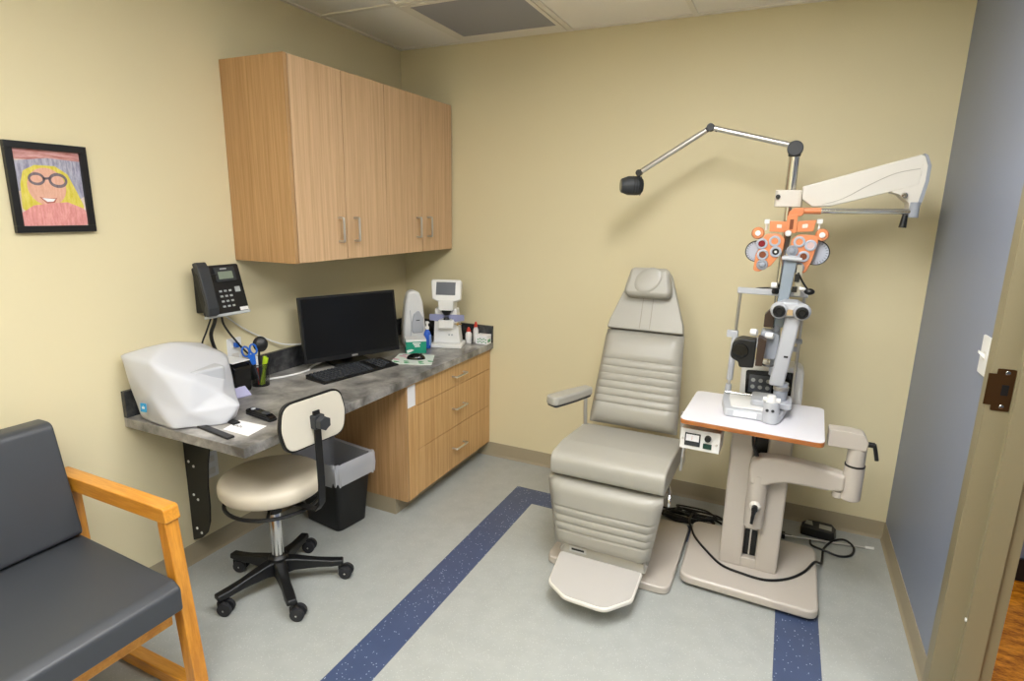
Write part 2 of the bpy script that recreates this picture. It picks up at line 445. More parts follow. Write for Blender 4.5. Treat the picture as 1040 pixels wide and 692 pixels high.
# ------------------------------------------------------------------ wall cabinets
def bar_handle(parent, p0, p1, out, r=.0055):
    """D pull between two points, standing off along out"""
    p0, p1, out = Vector(p0), Vector(p1), Vector(out); d = (p1-p0).normalized()
    m = MB(); m.tube([p0, p0+out*.85, p0+out+d*.012, p1+out-d*.012, p1+out*.85, p1], r, 10, smooth=4)
    return m.build('handle', M_nickel, parent)
def wall_cab(y0, y1, near, label):
    t = thing('wall_cabinet', label, 'cabinet', (0, (y0+y1)/2, 1.274), 0, 'wood laminate wall cabinets')
    z0, z1, d = 1.274, 2.08, .35
    m = MB(); m.box(.002, d-.021, y0+.019, y1-.001, z0, z1)
    m.build('carcass', M_cab_in, t)
    if near:
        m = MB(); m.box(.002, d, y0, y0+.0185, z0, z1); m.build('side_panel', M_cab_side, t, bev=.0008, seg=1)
        ya = y0+.024
    else: ya = y0+.0015
    yb = y1-.0015 if near else y1-.012
    ym = (ya+yb)/2
    for a, b, hy in ((ya, ym-.003, ym-.052), (ym+.003, yb-.001, ym+.052)):
        m = MB(); m.box(d-.0195, d-.0005, a, b, z0+.001, z1-.001)
        dr = m.build('door', M_cab, t, bev=.001, seg=2)
        bar_handle(dr, (d-.001, hy, 1.356), (d-.001, hy, 1.458), (.03, 0, 0))
    return t
wall_cab(-1.251, -.634, True, 'left hand wood laminate wall cabinet with exposed side panel, above the phone and monitor')
wall_cab(-.634, -.001, False, 'right hand wood laminate wall cabinet in the room corner, above the tissue box')

# ------------------------------------------------------------------ desk: counter, splash, drawers, bracket
CH = .7263
t = thing('countertop', 'long mottled grey laminate countertop along the left wall with raised splash', 'countertop', (0, -.9, .69))
pts = rpoly([(.001, -1.798), (.628, -1.798), (.628, -.001), (.001, -.001)], [0, .005, 0, 0])
MB().prism(pts, 'z', CH-.036, CH).build('worktop', M_ctr, t, bev=.002, seg=2)
m = MB(); m.box(.001, .02, -1.798, -.001, CH+.0002, CH+.102); m.box(.02, .628, -.02, -.001, CH+.0002, CH+.102)
m.build('backsplash', M_splash, t, bev=.0015, seg=2)

DB, DY = .6075, -.8724
t = thing('drawer_cabinet', 'wood laminate three drawer base cabinet under the far end of the counter', 'cabinet', (.3, -.45, 0))
m = MB(); m.box(.003, DB-.021, DY+.019, -.002, hb, CH-.0365); m.build('carcass', M_cab_in, t)
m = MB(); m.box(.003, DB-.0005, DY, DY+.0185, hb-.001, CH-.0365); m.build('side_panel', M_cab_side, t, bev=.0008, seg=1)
m = MB(); m.box(DB-.0205, DB-.0005, DY+.019, -.785, hb-.001, CH-.0365); m.box(DB-.0205, DB-.0005, -.011, -.002, hb-.001, CH-.0365); m.build('filler_strip', M_cab_h, t, split=True)
m = MB(); m.box(.014, .53, DY+.002, -.002, 0, hb-.0015); m.build('toe_kick', M_base, t)
for z0, z1 in ((.563, .684), (.331, .5595), (.089, .3275)):
    m = MB(); m.box(DB-.0195, DB, -.782, -.0135, z0, z1); d = m.build('drawer_front', M_cab_h, t, bev=.001, seg=2)
    zc = (z0+z1)/2 if z1 > .6 else z1-.118
    bar_handle(d, (DB-.0005, -.445, zc), (DB-.0005, -.33, zc), (.03, 0, 0))
m = MB(M=Matrix()); m.box(DB, DB+.0008, -.858, -.795, .569, .676); m.build('tag', M_paper, t)

t = thing('desk_bracket', 'black steel bracket with bright screws under the near end of the counter', 'bracket', (0, -1.6, .4))
pts = [(.006, .6895), (.52, .6895), (.52, .665), (.3, .63), (.2, .6), (.165, .56), (.145, .48), (.132, .38), (.131, .29), (.122, .22), (.1, .165), (.06, .128), (.006, .105)]
MB().prism(pts, 'y', -1.586, -1.58).build('web', M_black, t)
MB().box(.0006, .006, -1.58, -1.542, .105, .6895).build('wall_flange', M_black, t)
m = MB()
for x, z in ((.03, .471), (.058, .455), (.04, .324), (.064, .307), (.038, .169), (.064, .154)): m.lathe((x, -1.586, z), [(.006, 0), (.0055, .0025), (0, .004)], (0, -1, 0), 12)
m.build('screw', M_white, t, split=True)

# ------------------------------------------------------------------ wall plates
def plate(name, label, cat, y0, y1, z0, z1, loc_x=0, n=1, mat_=M_white, group=None):
    t = thing(name, label, cat, (loc_x, (y0+y1)/2, z0), 0, group)
    m = MB(); m.prism(rpoly([(y0, z0), (y1, z0), (y1, z1), (y0, z1)], .006), 'x', loc_x+n*.0005, loc_x+n*.006); m.build('cover_plate', mat_, t, bev=.0015, seg=2)
    return t
t = plate('wall_outlet', 'white outlet plate low on the wall beside the desk bracket', 'outlet', -1.505, -1.435, .345, .462, group='white outlet plates')
m = MB()
for z in (.375, .43): m.box(.006, .0085, -1.487, -1.453, z-.014, z+.014)
m.build('socket', M_cream2, t, bev=.002, split=True)
t = plate('wall_outlet', 'white outlet plate above the counter with a blue plug in it', 'outlet', -1.335, -1.262, .82, .935, group='white outlet plates')
m = MB()
for z in (.852, .904): m.box(.006, .0085, -1.317, -1.281, z-.014, z+.014)
m.build('socket', M_cream2, t, bev=.002, split=True)
m = MB(); m.box(.0086, .03, -1.307, -1.29, .895, .915); m.build('plug', M_bluep, t, bev=.002)
t = plate('light_switch', 'white toggle light switch on the slate blue wall', 'light switch', -.985, -.9, 1.055, 1.17, W, -1)
m = MB(); m.box(W-.0065, W-.006, -.953, -.932, 1.1, 1.125); m.build('bezel', M_cream2, t)
m = MB(); m.prism([(W-.006, 1.118), (W-.022, 1.128), (W-.022, 1.12), (W-.006, 1.104)], 'y', -.947, -.938); m.build('toggle', M_white, t)

# ------------------------------------------------------------------ framed child's drawing
Y0, Y1, Z0, Z1 = -2.043, -1.812, 1.41, 1.686
t = thing('picture_frame', 'black framed crayon drawing of a yellow haired face with glasses', 'picture', (0, (Y0+Y1)/2, Z0))
m = MB(); b = .021
for a, c, d, e in ((Y0, Y1, Z0, Z0+b), (Y0, Y1, Z1-b, Z1), (Y0, Y0+b, Z0+b, Z1-b), (Y1-b, Y1, Z0+b, Z1-b)): m.box(.001, .018, a, c, d, e)
m.build('frame', M_black, t, bev=.001, seg=2)
def crayon(name, c, a=.14, sc=(20, 90, 20)):
    return wood('crayon_'+name, c, c, sc) if a == 0 else _cray(name, c, a, sc)
def _cray(name, c, a, sc):
    c0 = lin(c); mm = wood('crayon_'+name, c, c, sc, 1.5, .8)
    r = [n for n in mm.node_tree.nodes if n.type == 'VALTORGB'][0]
    r.color_ramp.elements[0].color = tuple(x*(1-a) for x in c0[:3])+(1,)
    r.color_ramp.elements[1].color = tuple(x+(1-x)*a*.8 for x in c0[:3])+(1,)
    return mm
CR = [crayon('paper', '#E0CFC4', .1), crayon('red_sky', '#C77C74', .3, (20, 10, 90)), crayon('violet', '#9A98B0', .3, (20, 90, 15)), crayon('yellow', '#D8C838', .14), crayon('skin', '#DDA890', .1),
      crayon('pink', '#DE8E8A', .16), crayon('grey', '#6E6068', .1), crayon('mouth', '#A85448', .1), M_paper]
m = MB()
def dr(i, pts, x):        # pts in 0..1 picture units
    m.mi = i; yy0, yy1, zz0, zz1 = Y0+b, Y1-b, Z0+b, Z1-b
    P = [(yy0+u*(yy1-yy0), zz0+v*(zz1-zz0)) for u, v in pts]
    m.prism(P, 'x', .002, x)
def el(cx, cy, rx, ry, n=28, a0=0, a1=2*PI): return [(cx+rx*math.cos(a0+(a1-a0)*i/n), cy+ry*math.sin(a0+(a1-a0)*i/n)) for i in range(n+(a1-a0 < 6.28))]
dr(0, [(0, 0), (1, 0), (1, 1), (0, 1)], .008)
dr(1, [(0, .86), (1, .88), (1, 1), (0, 1)], .0082)
dr(2, [(0, .45), (.25, .5), (.9, .35), (1, .4), (1, .88), (.5, .9), (0, .84)], .0083)
dr(3, rpoly([(.03, .2), (.06, .55), (.12, .72), (.3, .8), (.6, .8), (.78, .7), (.9, .45), (1, .22), (.7, .2)], .06), .0085)
dr(4, el(.44, .52, .29, .25), .0088)
dr(5, rpoly([(0, 0), (0, .16), (.2, .27), (.45, .3), (.72, .32), (.95, .24), (1, .2), (1, 0)], .05), .0090)
def ring(cx, cy, rx, ry, w, i, x):
    for k in range(20):
        a0, a1 = 2*PI*k/20, 2*PI*(k+1)/20
        dr(i, [(cx+rx*math.cos(a0), cy+ry*math.sin(a0)), (cx+rx*math.cos(a1), cy+ry*math.sin(a1)), (cx+(rx-w)*math.cos(a1), cy+(ry-w)*math.sin(a1)), (cx+(rx-w)*math.cos(a0), cy+(ry-w)*math.sin(a0))], x)
ring(.3, .62, .125, .085, .035, 6, .0092); ring(.62, .61, .145, .1, .04, 6, .0092)
dr(6, [(.4, .64), (.5, .65), (.5, .62), (.4, .61)], .0092)
dr(7, [(.3, .385), (.38, .37), (.55, .37), (.57, .38), (.52, .31), (.4, .3)], .0091)
dr(8, [(.34, .37), (.54, .36), (.5, .325), (.41, .32)], .0093)
m.build('drawing', CR, t, smooth=False)

# ------------------------------------------------------------------ wall phone
F = frame((.095, -1.402, 1.17), (.96, -.03, .26), (0, 0, 1))
t = thing('desk_phone', 'black wall mounted office telephone with keypad and handset', 'telephone', (0, -1.4, 1.08))
m = MB(F); m.prism(rect(-.095, .1, -.1, .1, .01), 'z', -.028, 0)
body = m.build('body', M_black, t, bev=.004)
m = MB(); m.prism([(-1.46, 1.07), (-1.33, 1.07), (-1.33, 1.24), (-1.46, 1.24)], 'x', .001, .085, lambda p, k: p if k == 0 else (p[0], p[1]*.9+.115)); m.build('wall_mount', M_black, t)
m = MB(F); m.prism(rect(-.093, .101, -.11, -.099, .003), 'z', -.03, .002); m.build('base_edge', M_tag, t)
m = MB(F); m.prism(rect(-.02, .072, .03, .088, .004), 'z', 0, .006); sc_ = m.build('screen_bezel', M_dgrey, t, bev=.001)
m = MB(F); m.box(-.008, .058, .04, .07, .006, .0068); m.build('display', M_lcdg, sc_)
m = MB(F); m.box(.005, .035, .079, .084, .006, .0066); m.build('logo_mark', M_tag, sc_)
k = None
for r in range(4):
    for c in range(3):
        if k is None:
            m = MB(F); m.box(-.02, -.008, -.013, -.005, 0, .004); k = m.build('key', M_tag, t, bev=.001, seg=1)
        else:
            q = k.copy(); COL.objects.link(q); q.location = F.to_3x3() @ Vector((c*.022, -r*.021, 0))
m = MB(F); m.box(.054, .078, -.018, .004, 0, .004); m.build('navigation_key', M_tag, t, bev=.001, seg=1)
m = MB(F); m.box(.056, .095, -.097, -.083, 0, .0015); m.build('sticker', M_white, t)
# handset on the left
hp = [(-.075, .1, .02), (-.076, .085, .038), (-.078, .04, .047), (-.08, -.02, .047), (-.08, -.07, .038), (-.078, -.1, .022)]
m = MB(F); 
P = [(y, z) for _, y, z in hp]
prof = rpoly([(.112, .002), (.112, .024), (.085, .036), (-.075, .034), (-.102, .022), (-.105, .004), (-.07, .008), (-.055, .018), (.06, .02), (.075, .008)], .008)
pts0 = [m._v((-.108, y, z)) for y, z in prof]; pts1 = [m._v((-.06, y, z)) for y, z in prof]
m._f(pts0[::-1]); m._f(pts1)
for i in range(len(prof)): m._f([pts0[i], pts0[(i+1) % len(prof)], pts1[(i+1) % len(prof)], pts1[i]])
h = m.build('handset', M_dgrey, t, bev=.007)

# ------------------------------------------------------------------ cables on the left wall
def cable(name, label, pts, r, mt, cat='cable', n=8, sm=6, group=None):
    m = MB(); m.tube(pts, r, n, smooth=sm); o = m.build(name, mt); tag(o, label, cat, group); return o
cable('bundled_cable', 'thick dark bundled cord hanging from the phone to the counter', [(.07, -1.425, 1.07), (.05, -1.42, 1.03), (.035, -1.43, .98), (.03, -1.42, .93), (.035, -1.405, .88), (.045, -1.4, .85)], .0075, M_black, 'cord')
cable('telephone_cable', 'thin black phone cord looping left of the bundled cord', [(.08, -1.45, 1.072), (.05, -1.46, 1.0), (.03, -1.47, .95), (.03, -1.48, .9), (.05, -1.47, .85), (.06, -1.44, .83)], .0035, M_black, 'cord')
cable('network_cable', 'black cord running from the phone down past the wall outlet', [(.07, -1.40, 1.073), (.05, -1.38, 1.02), (.03, -1.34, .97), (.028, -1.31, .93), (.03, -1.29, .9), (.04, -1.26, .86)], .0045, M_black, 'cord')
cable('monitor_cable', 'thin pale cable drooping across the wall to the monitor', [(.012, -1.36, 1.06), (.012, -1.25, .97), (.012, -1.15, .91), (.03, -1.05, .86), (.06, -.95, .845), (.14, -.86, .86)], .0035, M_white, 'cable')
cable('power_cable', 'thick pale cable lying on the counter behind the keyboard', [(.075, -1.215, .7315), (.11, -1.15, .7315), (.13, -1.08, .7315), (.13, -1.0, .7315), (.10, -.95, .7315), (.11, -.89, .745), (.17, -.86, .78)], .005, M_white, 'cable')

# ------------------------------------------------------------------ translucent cover over an instrument
t = thing('covered_instrument', 'grey tabletop instrument with black feet hidden under the translucent cover', 'instrument', (.22, -1.65, CH))
m = MB(); m.prism(rpoly([(.08, -1.72), (.28, -1.74), (.3, -1.58), (.1, -1.55)], .02), 'z', CH+.02, CH+.19); m.build('body', M_lgrey, t, bev=.01)
m = MB()
for a, c in (((.12, -1.70), (.52, -1.758)), ((.13, -1.60), (.425, -1.655)), ((.13, -1.56), (.12, -1.78))):
    a, c = Vector(a), Vector(c); d = (c-a).normalized(); s = Vector((-d.y, d.x))*.014
    m.prism([tuple(a+s), tuple(a-s), tuple(c-s), tuple(c+s)], 'z', CH+.0003, CH+.008)
m.build('foot', M_black, t, bev=.003)
M_cover = bpy.data.materials.new('translucent_cover_plastic'); M_cover.use_nodes = True
nt = M_cover.node_tree; bs = nt.nodes['Principled BSDF']; bs.inputs['Base Color'].default_value = lin('#E8EAEF'); bs.inputs['Roughness'].default_value = .38
tr = nt.nodes.new('ShaderNodeBsdfTranslucent'); tr.inputs['Color'].default_value = lin('#EDEDF2')
tp = nt.nodes.new('ShaderNodeBsdfTransparent')
m1 = nt.nodes.new('ShaderNodeMixShader'); m1.inputs[0].default_value = .35
m2 = nt.nodes.new('ShaderNodeMixShader'); m2.inputs[0].default_value = .2
nt.links.new(bs.outputs[0], m1.inputs[1]); nt.links.new(tr.outputs[0], m1.inputs[2]); nt.links.new(m1.outputs[0], m2.inputs[1]); nt.links.new(tp.outputs[0], m2.inputs[2])
nt.links.new(m2.outputs[0], nt.nodes['Material Output'].inputs[0])
V = {'a': (.035, -1.798, .966), 'b': (.13, -1.65, 1.004), 'c': (.05, -1.485, .955), 'd': (.2, -1.49, .918), 'e': (.36, -1.653, .822), 'f': (.34, -1.735, .88), 'g': (.22, -1.80, .955),
     'h': (.40, -1.617, .79), 'i': (.384, -1.674, .7285), 'j': (.285, -1.80, .7285), 'k': (.05, -1.775, .7285), 'l': (.05, -1.48, .7285), 'n': (.29, -1.54, .81), 'q': (.36, -1.60, .7285), 'o': (.335, -1.76, .80), 'p': (.2, -1.815, .83)}
V.update({'a': (.03, -1.805, .972), 'b': (.12, -1.665, 1.004), 'd': (.2, -1.49, .925), 'e': (.35, -1.648, .83), 'f': (.31, -1.725, .895), 'o': (.32, -1.765, .79), 'p': (.2, -1.808, .83), 'g': (.2, -1.80, .965), 'h': (.405, -1.617, .785)})
nm = list(V); ix = {k_: i for i, k_ in enumerate(nm)}
FC = ['abg', 'bdg', 'gdf', 'bcd', 'dfe', 'den', 'ehn', 'nhq', 'hiq', 'efo', 'eoh', 'ohi', 'oij', 'fgo', 'gpo', 'poj', 'agp', 'akp', 'pkj', 'dcn', 'cln', 'lqn', 'ack', 'ckl']
m = MB(); m.mesh([V[k_] for k_ in nm], [tuple(ix[q] for q in f) for f in FC])
bmesh.ops.subdivide_edges(m.bm, edges=m.bm.edges[:], cuts=8, use_grid_fill=True)
def crump(c):
    n = noise.noise_vector(c*9)*.006+noise.noise_vector(c*26)*.0016
    q = c+n; q.z = max(q.z, CH+.0012); q.x = max(q.x, .0215); return q
m.warp(crump)
o = m.build('dust_cover', [M_cover], None, angle=180)
sm = o.modifiers.new('smooth', 'SMOOTH'); sm.factor = .5; sm.iterations = 2
sd = o.modifiers.new('solid', 'SOLIDIFY'); sd.thickness = .001; sd.offset = 1
tag(o, 'crumpled translucent white plastic dust cover at the near end of the counter', 'dust cover')
Fm = frame((.166, -1.822, .80), (.12, -1, .05), (0, 0, 1))
m = MB(Fm); m.prism(rect(-.014, .014, -.016, .016, .004), 'z', .0, .0012); m.mi = 1
m.prism([(-.006, -.004), (.006, -.004), (.006, .005), (.002, .001), (0, .009), (-.002, .001), (-.006, .005)], 'z', .0012, .0016)
m.build('logo', [mat('logo_blue', '#2E9BD6', .4), M_white], o)

# ------------------------------------------------------------------ small things on the desk, near end
t = thing('tape_dispenser', 'black desk device with a white top rim behind the translucent cover', 'tape dispenser', (.09, -1.37, CH))
m = MB(); m.prism(rpoly([(.03, CH+.001), (.15, CH+.001), (.155, CH+.12), (.1, CH+.135), (.03, CH+.125)], .02), 'y', -1.43, -1.345); m.build('body', M_blackg, t, bev=.006)
m = MB(); m.box(.03, .15, -1.432, -1.344, CH+.137, CH+.141); m.build('top_rim', M_white, t, bev=.002)
o = MB(frame((.17, -1.425, CH+.016), (.5, -.1, .86), (0, 0, 1))).prism(rect(-.035, .035, -.028, .028), 'z', 0, .006).build('note_pad', mat('lavender_paper', '#B9B8DC', .7))
tag(o, 'small lavender note pad leaning at the foot of the black desk device', 'note pad')

cx, cy = .115, -1.268
t = thing('pen_cup', 'black mesh pen cup holding pens and scissors', 'pen cup', (cx, cy, CH))
M_mesh = bpy.data.materials.new('black_wire_mesh'); M_mesh.use_nodes = True
nt = M_mesh.node_tree; bs = nt.nodes['Principled BSDF']; bs.inputs['Base Color'].default_value = lin('#141416'); bs.inputs['Roughness'].default_value = .4
tc = nt.nodes.new('ShaderNodeTexCoord'); ck = nt.nodes.new('ShaderNodeTexChecker'); ck.inputs['Scale'].default_value = 420
tp = nt.nodes.new('ShaderNodeBsdfTransparent'); mx = nt.nodes.new('ShaderNodeMixShader')
nt.links.new(tc.outputs['Object'], ck.inputs['Vector']); nt.links.new(ck.outputs['Fac'], mx.inputs[0]); nt.links.new(bs.outputs[0], mx.inputs[1]); nt.links.new(tp.outputs[0], mx.inputs[2]); nt.links.new(mx.outputs[0], nt.nodes['Material Output'].inputs[0])
m = MB(); a_ = 28
v0 = [m._v((cx+.036*math.cos(2*PI*i/a_), cy+.036*math.sin(2*PI*i/a_), CH+.001)) for i in range(a_)]; v1 = [m._v((cx+.04*math.cos(2*PI*i/a_), cy+.04*math.sin(2*PI*i/a_), CH+.1)) for i in range(a_)]
for i in range(a_): m._f([v0[i], v0[(i+1) % a_], v1[(i+1) % a_], v1[i]])
m.build('cup', M_mesh, t); m = MB(); m.cyl((cx, cy, CH+.0008), (cx, cy, CH+.004), .036, n=28); m.build('cup_base', M_black, t)
m = MB(); m.torus((cx, cy, CH+.1), (0, 0, 1), .039, .002); m.build('rim', M_black, t)
def stick(name, label, cat, a, b_, r, mt, cap=None):
    t = thing(name, label, cat, a)
    m = MB(); m.cyl(a, b_, r, r*.95, 12); m.build('barrel', mt, t)
    if cap:
        d = (Vector(b_)-Vector(a)).normalized(); q = Vector(a)+(Vector(b_)-Vector(a))*.62
        m = MB(); m.cyl(q, Vector(b_)+d*.002, r*1.18, r*1.1, 12); m.build('cap', cap, t)
stick('highlighter', 'lime green highlighter standing in the pen cup', 'highlighter', (cx+.01, cy+.004, CH+.006), (cx+.016, cy+.018, CH+.128), .008, M_lime, M_lime)
stick('highlighter', 'second lime highlighter leaning to the far rim of the pen cup', 'highlighter', (cx+.012, cy-.01, CH+.006), (cx+.022, cy+.022, CH+.122), .007, M_lime, M_lime)
stick('marker', 'blue marker leaning in the pen cup', 'marker', (cx-.004, cy+.012, CH+.006), (cx-.0, cy+.03, CH+.118), .006, M_bluep, M_bluep)
stick('pen', 'red pen standing in the pen cup', 'pen', (cx+.002, cy-.012, CH+.006), (cx+.006, cy-.018, CH+.135), .0045, M_red, M_white)
# scissors
t = thing('scissors', 'blue handled scissors standing in the pen cup', 'scissors', (cx, cy-.02, CH))
Fs = frame((cx-.0, cy-.034, CH+.122), (1, -.35, .15), (0, -.18, 1))
m = MB(Fs)
for c in (-.017, .017):
    P = [(c+.0145*math.cos(a)*(1), .045+.022*math.sin(a), 0) for a in (2*PI*i/18 for i in range(18))]
    m.tube(P, .0042, 8, closed=True)
m.prism(rpoly([(-.016, .026), (.016, .026), (.008, -.02), (-.008, -.02)], .003), 'z', -.004, .004)
m.build('handles', M_bluep, t)
m = MB(Fs); m.prism([(-.006, -.018), (.006, -.018), (.0015, -.105), (-.0015, -.105)], 'z', -.0015, .0015); m.build('blades', M_chrome, t)
# black occluder paddle
t = thing('occluder', 'black eye occluder paddle standing in the pen cup', 'occluder', (cx-.01, cy, CH))
m = MB(); m.tube([(cx-.004, cy-.004, CH+.006), (cx-.002, cy-.002, CH+.08), (cx+.002, cy+.002, CH+.155)], .0045, 8, smooth=3); m.build('handle', M_black, t)
m = MB(frame((cx+.006, cy+.008, CH+.186), (.75, -.6, .2))); m.lathe((0, 0, 0), [(0, .009), (.02, .007), (.031, -.002), (.029, -.006), (.015, 0), (0, .002)], (0, 0, 1), 24, 1, 1.12); m.build('paddle', M_black, t)

# stapler-like remote, card
t = thing('stapler', 'black low stapler lying on the counter near the stool', 'stapler', (.44, -1.56, CH), 0, world=False)
t.rotation_euler = (0, 0, math.atan2(-.02, .15))
m = MB(); m.prism(rpoly([(-.078, -.016), (.078, -.019), (.078, .019), (-.078, .016)], .012), 'z', .0006, .009); m.build('base', M_black, t, bev=.003)
m = MB(); m.prism(rpoly([(-.076, .010), (-.07, .022), (-.02, .026), (.05, .022), (.075, .012), (.074, .010)], .004), 'y', -.014, .014); a_ = m.build('arm', M_blackg, t, bev=.003)
m = MB(); m.lathe((-.045, 0, .0245), [(.0, .002), (.008, .002), (.009, -.002)], n=16); m.build('button', M_lgrey, a_)
m = MB(); m.lathe((.03, 0, .0235), [(.0, .0015), (.013, .0015), (.014, -.002)], n=20, sx=1.3); m.build('pad', M_dgrey, a_)
o = MB().prism([(.422, -1.712), (.552, -1.716), (.532, -1.617), (.397, -1.622)], 'z', CH+.0004, CH+.0012)
o.mi = 1
for k_ in range(7): o.box(.425+k_*.006, .4285+k_*.006, -1.672+(k_*7 % 3)*.003, -1.668+(k_*5 % 3)*.003+.003, CH+.0012, CH+.0015)
o = o.build('paper_card', [M_paper, M_black], smooth=False)
tag(o, 'white paper card lying on the counter corner beside the stapler', 'card')

# ------------------------------------------------------------------ monitor, keyboard, mouse
yaw, tilt, mw_, mh_ = -.4015, .13, .515, .32
n0 = Vector((math.cos(yaw)*math.cos(tilt), math.sin(yaw)*math.cos(tilt), math.sin(tilt)))
cen = Vector((.232, -.79, .927))
t = thing('computer_monitor', 'black flat screen computer monitor on the counter', 'monitor', (.17, -.76, CH))
Fm = frame(cen, n0)
m = MB(Fm); m.prism(rect(-mw_/2, mw_/2, -mh_/2, mh_/2, .004), 'z', -.022, 0); m.prism(rect(-mw_/2*.8, mw_/2*.8, -mh_/2*.75, mh_/2*.75, .03), 'z', -.045, -.02)
m.build('housing', M_black, t, bev=.002)
m = MB(Fm); m.box(-mw_/2+.011, mw_/2-.011, -mh_/2+.022, mh_/2-.011, 0, .0008); m.build('screen', M_screen, t)
m = MB(Fm); m.box(-.016, .016, -mh_/2+.006, -mh_/2+.015, 0, .0008); m.build('logo_mark', M_nickel, t)
n2 = Vector((math.cos(yaw), math.sin(yaw), 0))
bc = cen-n2*.075; bc.z = 0
m = MB(frame(Vector((bc.x, bc.y, CH)), n2)); m.prism(rpoly([(-.03, .01), (.03, .01), (.03, .24), (-.03, .24)], .004), 'z', -.012, .006); m.build('neck', M_black, t, bev=.003)
m = MB(Matrix.Translation((bc.x, bc.y, CH+.0005)) @ Matrix.Rotation(yaw, 4, 'Z')); m.prism(rect(-.07, .082, -.1, .1, .012), 'z', 0, .012); m.build('base', M_black, t, bev=.003)

ka = math.radians(-11.3)
kc = Vector((.332, -.905, CH))
t = thing('keyboard', 'black computer keyboard in front of the monitor', 'keyboard', kc, ka, world=False)
m = MB(); m.prism([(-.068, .001), (.072, .001), (.072, .008), (-.068, .022)], 'y', -.222, .222)
m.build('body', M_black, t, bev=.002)
proto = None; mk = MB(); mk.prism(rect(-.0078, .0078, -.0078, .0078, .0015, 2), 'z', 0, .006, lambda p, k: (p[0]*(1-.18*k), p[1]*(1-.18*k)))
km = mk.build('key', mat('key_grey', '#34373C', .5), t); me = km.data; first = True
rows = [(-.055, 15), (-.030, 15), (-.011, 14), (.008, 13), (.027, 12), (.047, 8)]
cnt = 0
for rx, n_ in rows:
    for i in range(n_):
        w = .29/n_
        y = -.21+w*(i+.5)
        q = km if cnt == 0 else km.copy()
        if cnt: COL.objects.link(q)
        z = .022+(rx+.068)*(-.014/.14)
        q.location = (rx, y, z-.001); q.scale = (1, w/.0195, 1); q.rotation_euler = (0, .1, 0); cnt += 1
for rx in (-.055, -.030, -.011, .008, .027, .047):
    for i in range(4 if rx != -.055 else 3):
        if cnt >= 98: break
        q = km.copy(); COL.objects.link(q); q.location = (rx, .125+.0215*i, .022+(rx+.068)*(-.1)-.001); q.rotation_euler = (0, .1, 0); cnt += 1

o = MB().prism(rpoly([(.385, -.70), (.592, -.622), (.497, -.445), (.31, -.505)], .012), 'z', CH+.0005, CH+.004)
o.mi = 1
for (a, b_) in ((.40, -.66), (.46, -.655), (.53, -.625), (.55, -.57), (.51, -.60), (.44, -.63)):
    o.prism([(a+.016*math.cos(q)*(1+.3*math.sin(3*q)), b_+.010*math.sin(q)) for q in (2*PI*i/12 for i in range(12))], 'z', CH+.004, CH+.0043)
o.mi = 2
for (a, b_) in ((.37, -.62), (.40, -.56), (.36, -.55), (.36, -.52)):
    o.prism([(a+.02*math.cos(q), b_+.012*math.sin(q)) for q in (2*PI*i/12 for i in range(12))], 'z', CH+.004, CH+.0043)
o = o.build('mouse_pad', [mat('mouse_pad_pale', '#D8E4DC', .6), mat('print_green', '#2E9A5A', .6), mat('print_pink', '#D9A8B8', .6)])
tag(o, 'pale mouse pad with green and pink print beside the keyboard', 'mouse pad')
t = thing('computer_mouse', 'black computer mouse on the printed mouse pad', 'mouse', (.455, -.56, CH+.0045), math.radians(25), world=False)
m = MB(); m.ball((0, 0, 0), 1, 24, (.05, .03, .03)); bmesh.ops.bisect_plane(m.bm, geom=m.bm.verts[:]+m.bm.edges[:]+m.bm.faces[:], plane_co=(0, 0, 0), plane_no=(0, 0, -1), clear_outer=True)
m.build('shell', M_blackg, t)
m = MB(); m.cyl((.026, -.004, .023), (.026, .004, .023), .007, n=14); m.build('scroll_wheel', M_dgrey, t)

# ------------------------------------------------------------------ tissue box, spray, white charger
yaw2 = math.radians(-14)
t = thing('tissue_box', 'green and white cardboard tissue box on the counter beside the monitor', 'tissue box', (.352, -.415, CH), math.radians(-50), world=False)
m = MB(); m.box(-.05, .05, -.055, .055, .0008, .066); m.build('carton', M_green, t, bev=.001, seg=1)
m = MB(); m.box(-.0505, .0505, -.0555, .0555, .0665, .078); m.build('lid', M_white, t, bev=.001, seg=1)
m = MB(frame((.0502, 0, .034), (1, 0, 0)))
for x0_, x1_, z_ in ((-.02, .024, .024), (-.014, .018, .015), (-.008, .02, .006)): m.box(x0_, x1_, z_-.003, z_+.003, 0, .0006)
m.prism([(-.050, -.03), (-.052, -.014), (-.025, -.009), (-.012, -.014), (-.03, -.024)], 'z', 0, .0006)
m.build('print', M_white, t)
m = MB(frame((0, -.0552, .034), (0, -1, 0)))
m.box(-.03, .03, -.004, .012, 0, .0006); m.build('side_print', M_white, t)

t = thing('spray_bottle', 'blue liquid spray bottle beside the lensmeter', 'bottle', (.365, -.315, CH))
m = MB(); m.lathe((.365, -.315, CH), [(0, .001), (.018, .001), (.0195, .005), (.0195, .085), (.014, .1), (.009, .106), (.009, .11), (0, .11)], n=24); m.build('bottle', mat('blue_liquid', '#2F5FC4', .2), t)
m = MB(); m.box(.3845, .3852, -.326, -.304, CH+.02, CH+.08); m.build('label', mat('pale_blue_label', '#7FA0DC', .5), t)
m = MB(); m.lathe((.365, -.315, CH), [(.011, .1105), (.011, .125), (.006, .128), (.006, .142), (.009, .145), (.009, .155), (0, .157)], n=18); m.cyl((.365, -.315, CH+.149), (.38, -.315, CH+.149), .003, n=8); m.build('pump', M_white, t)

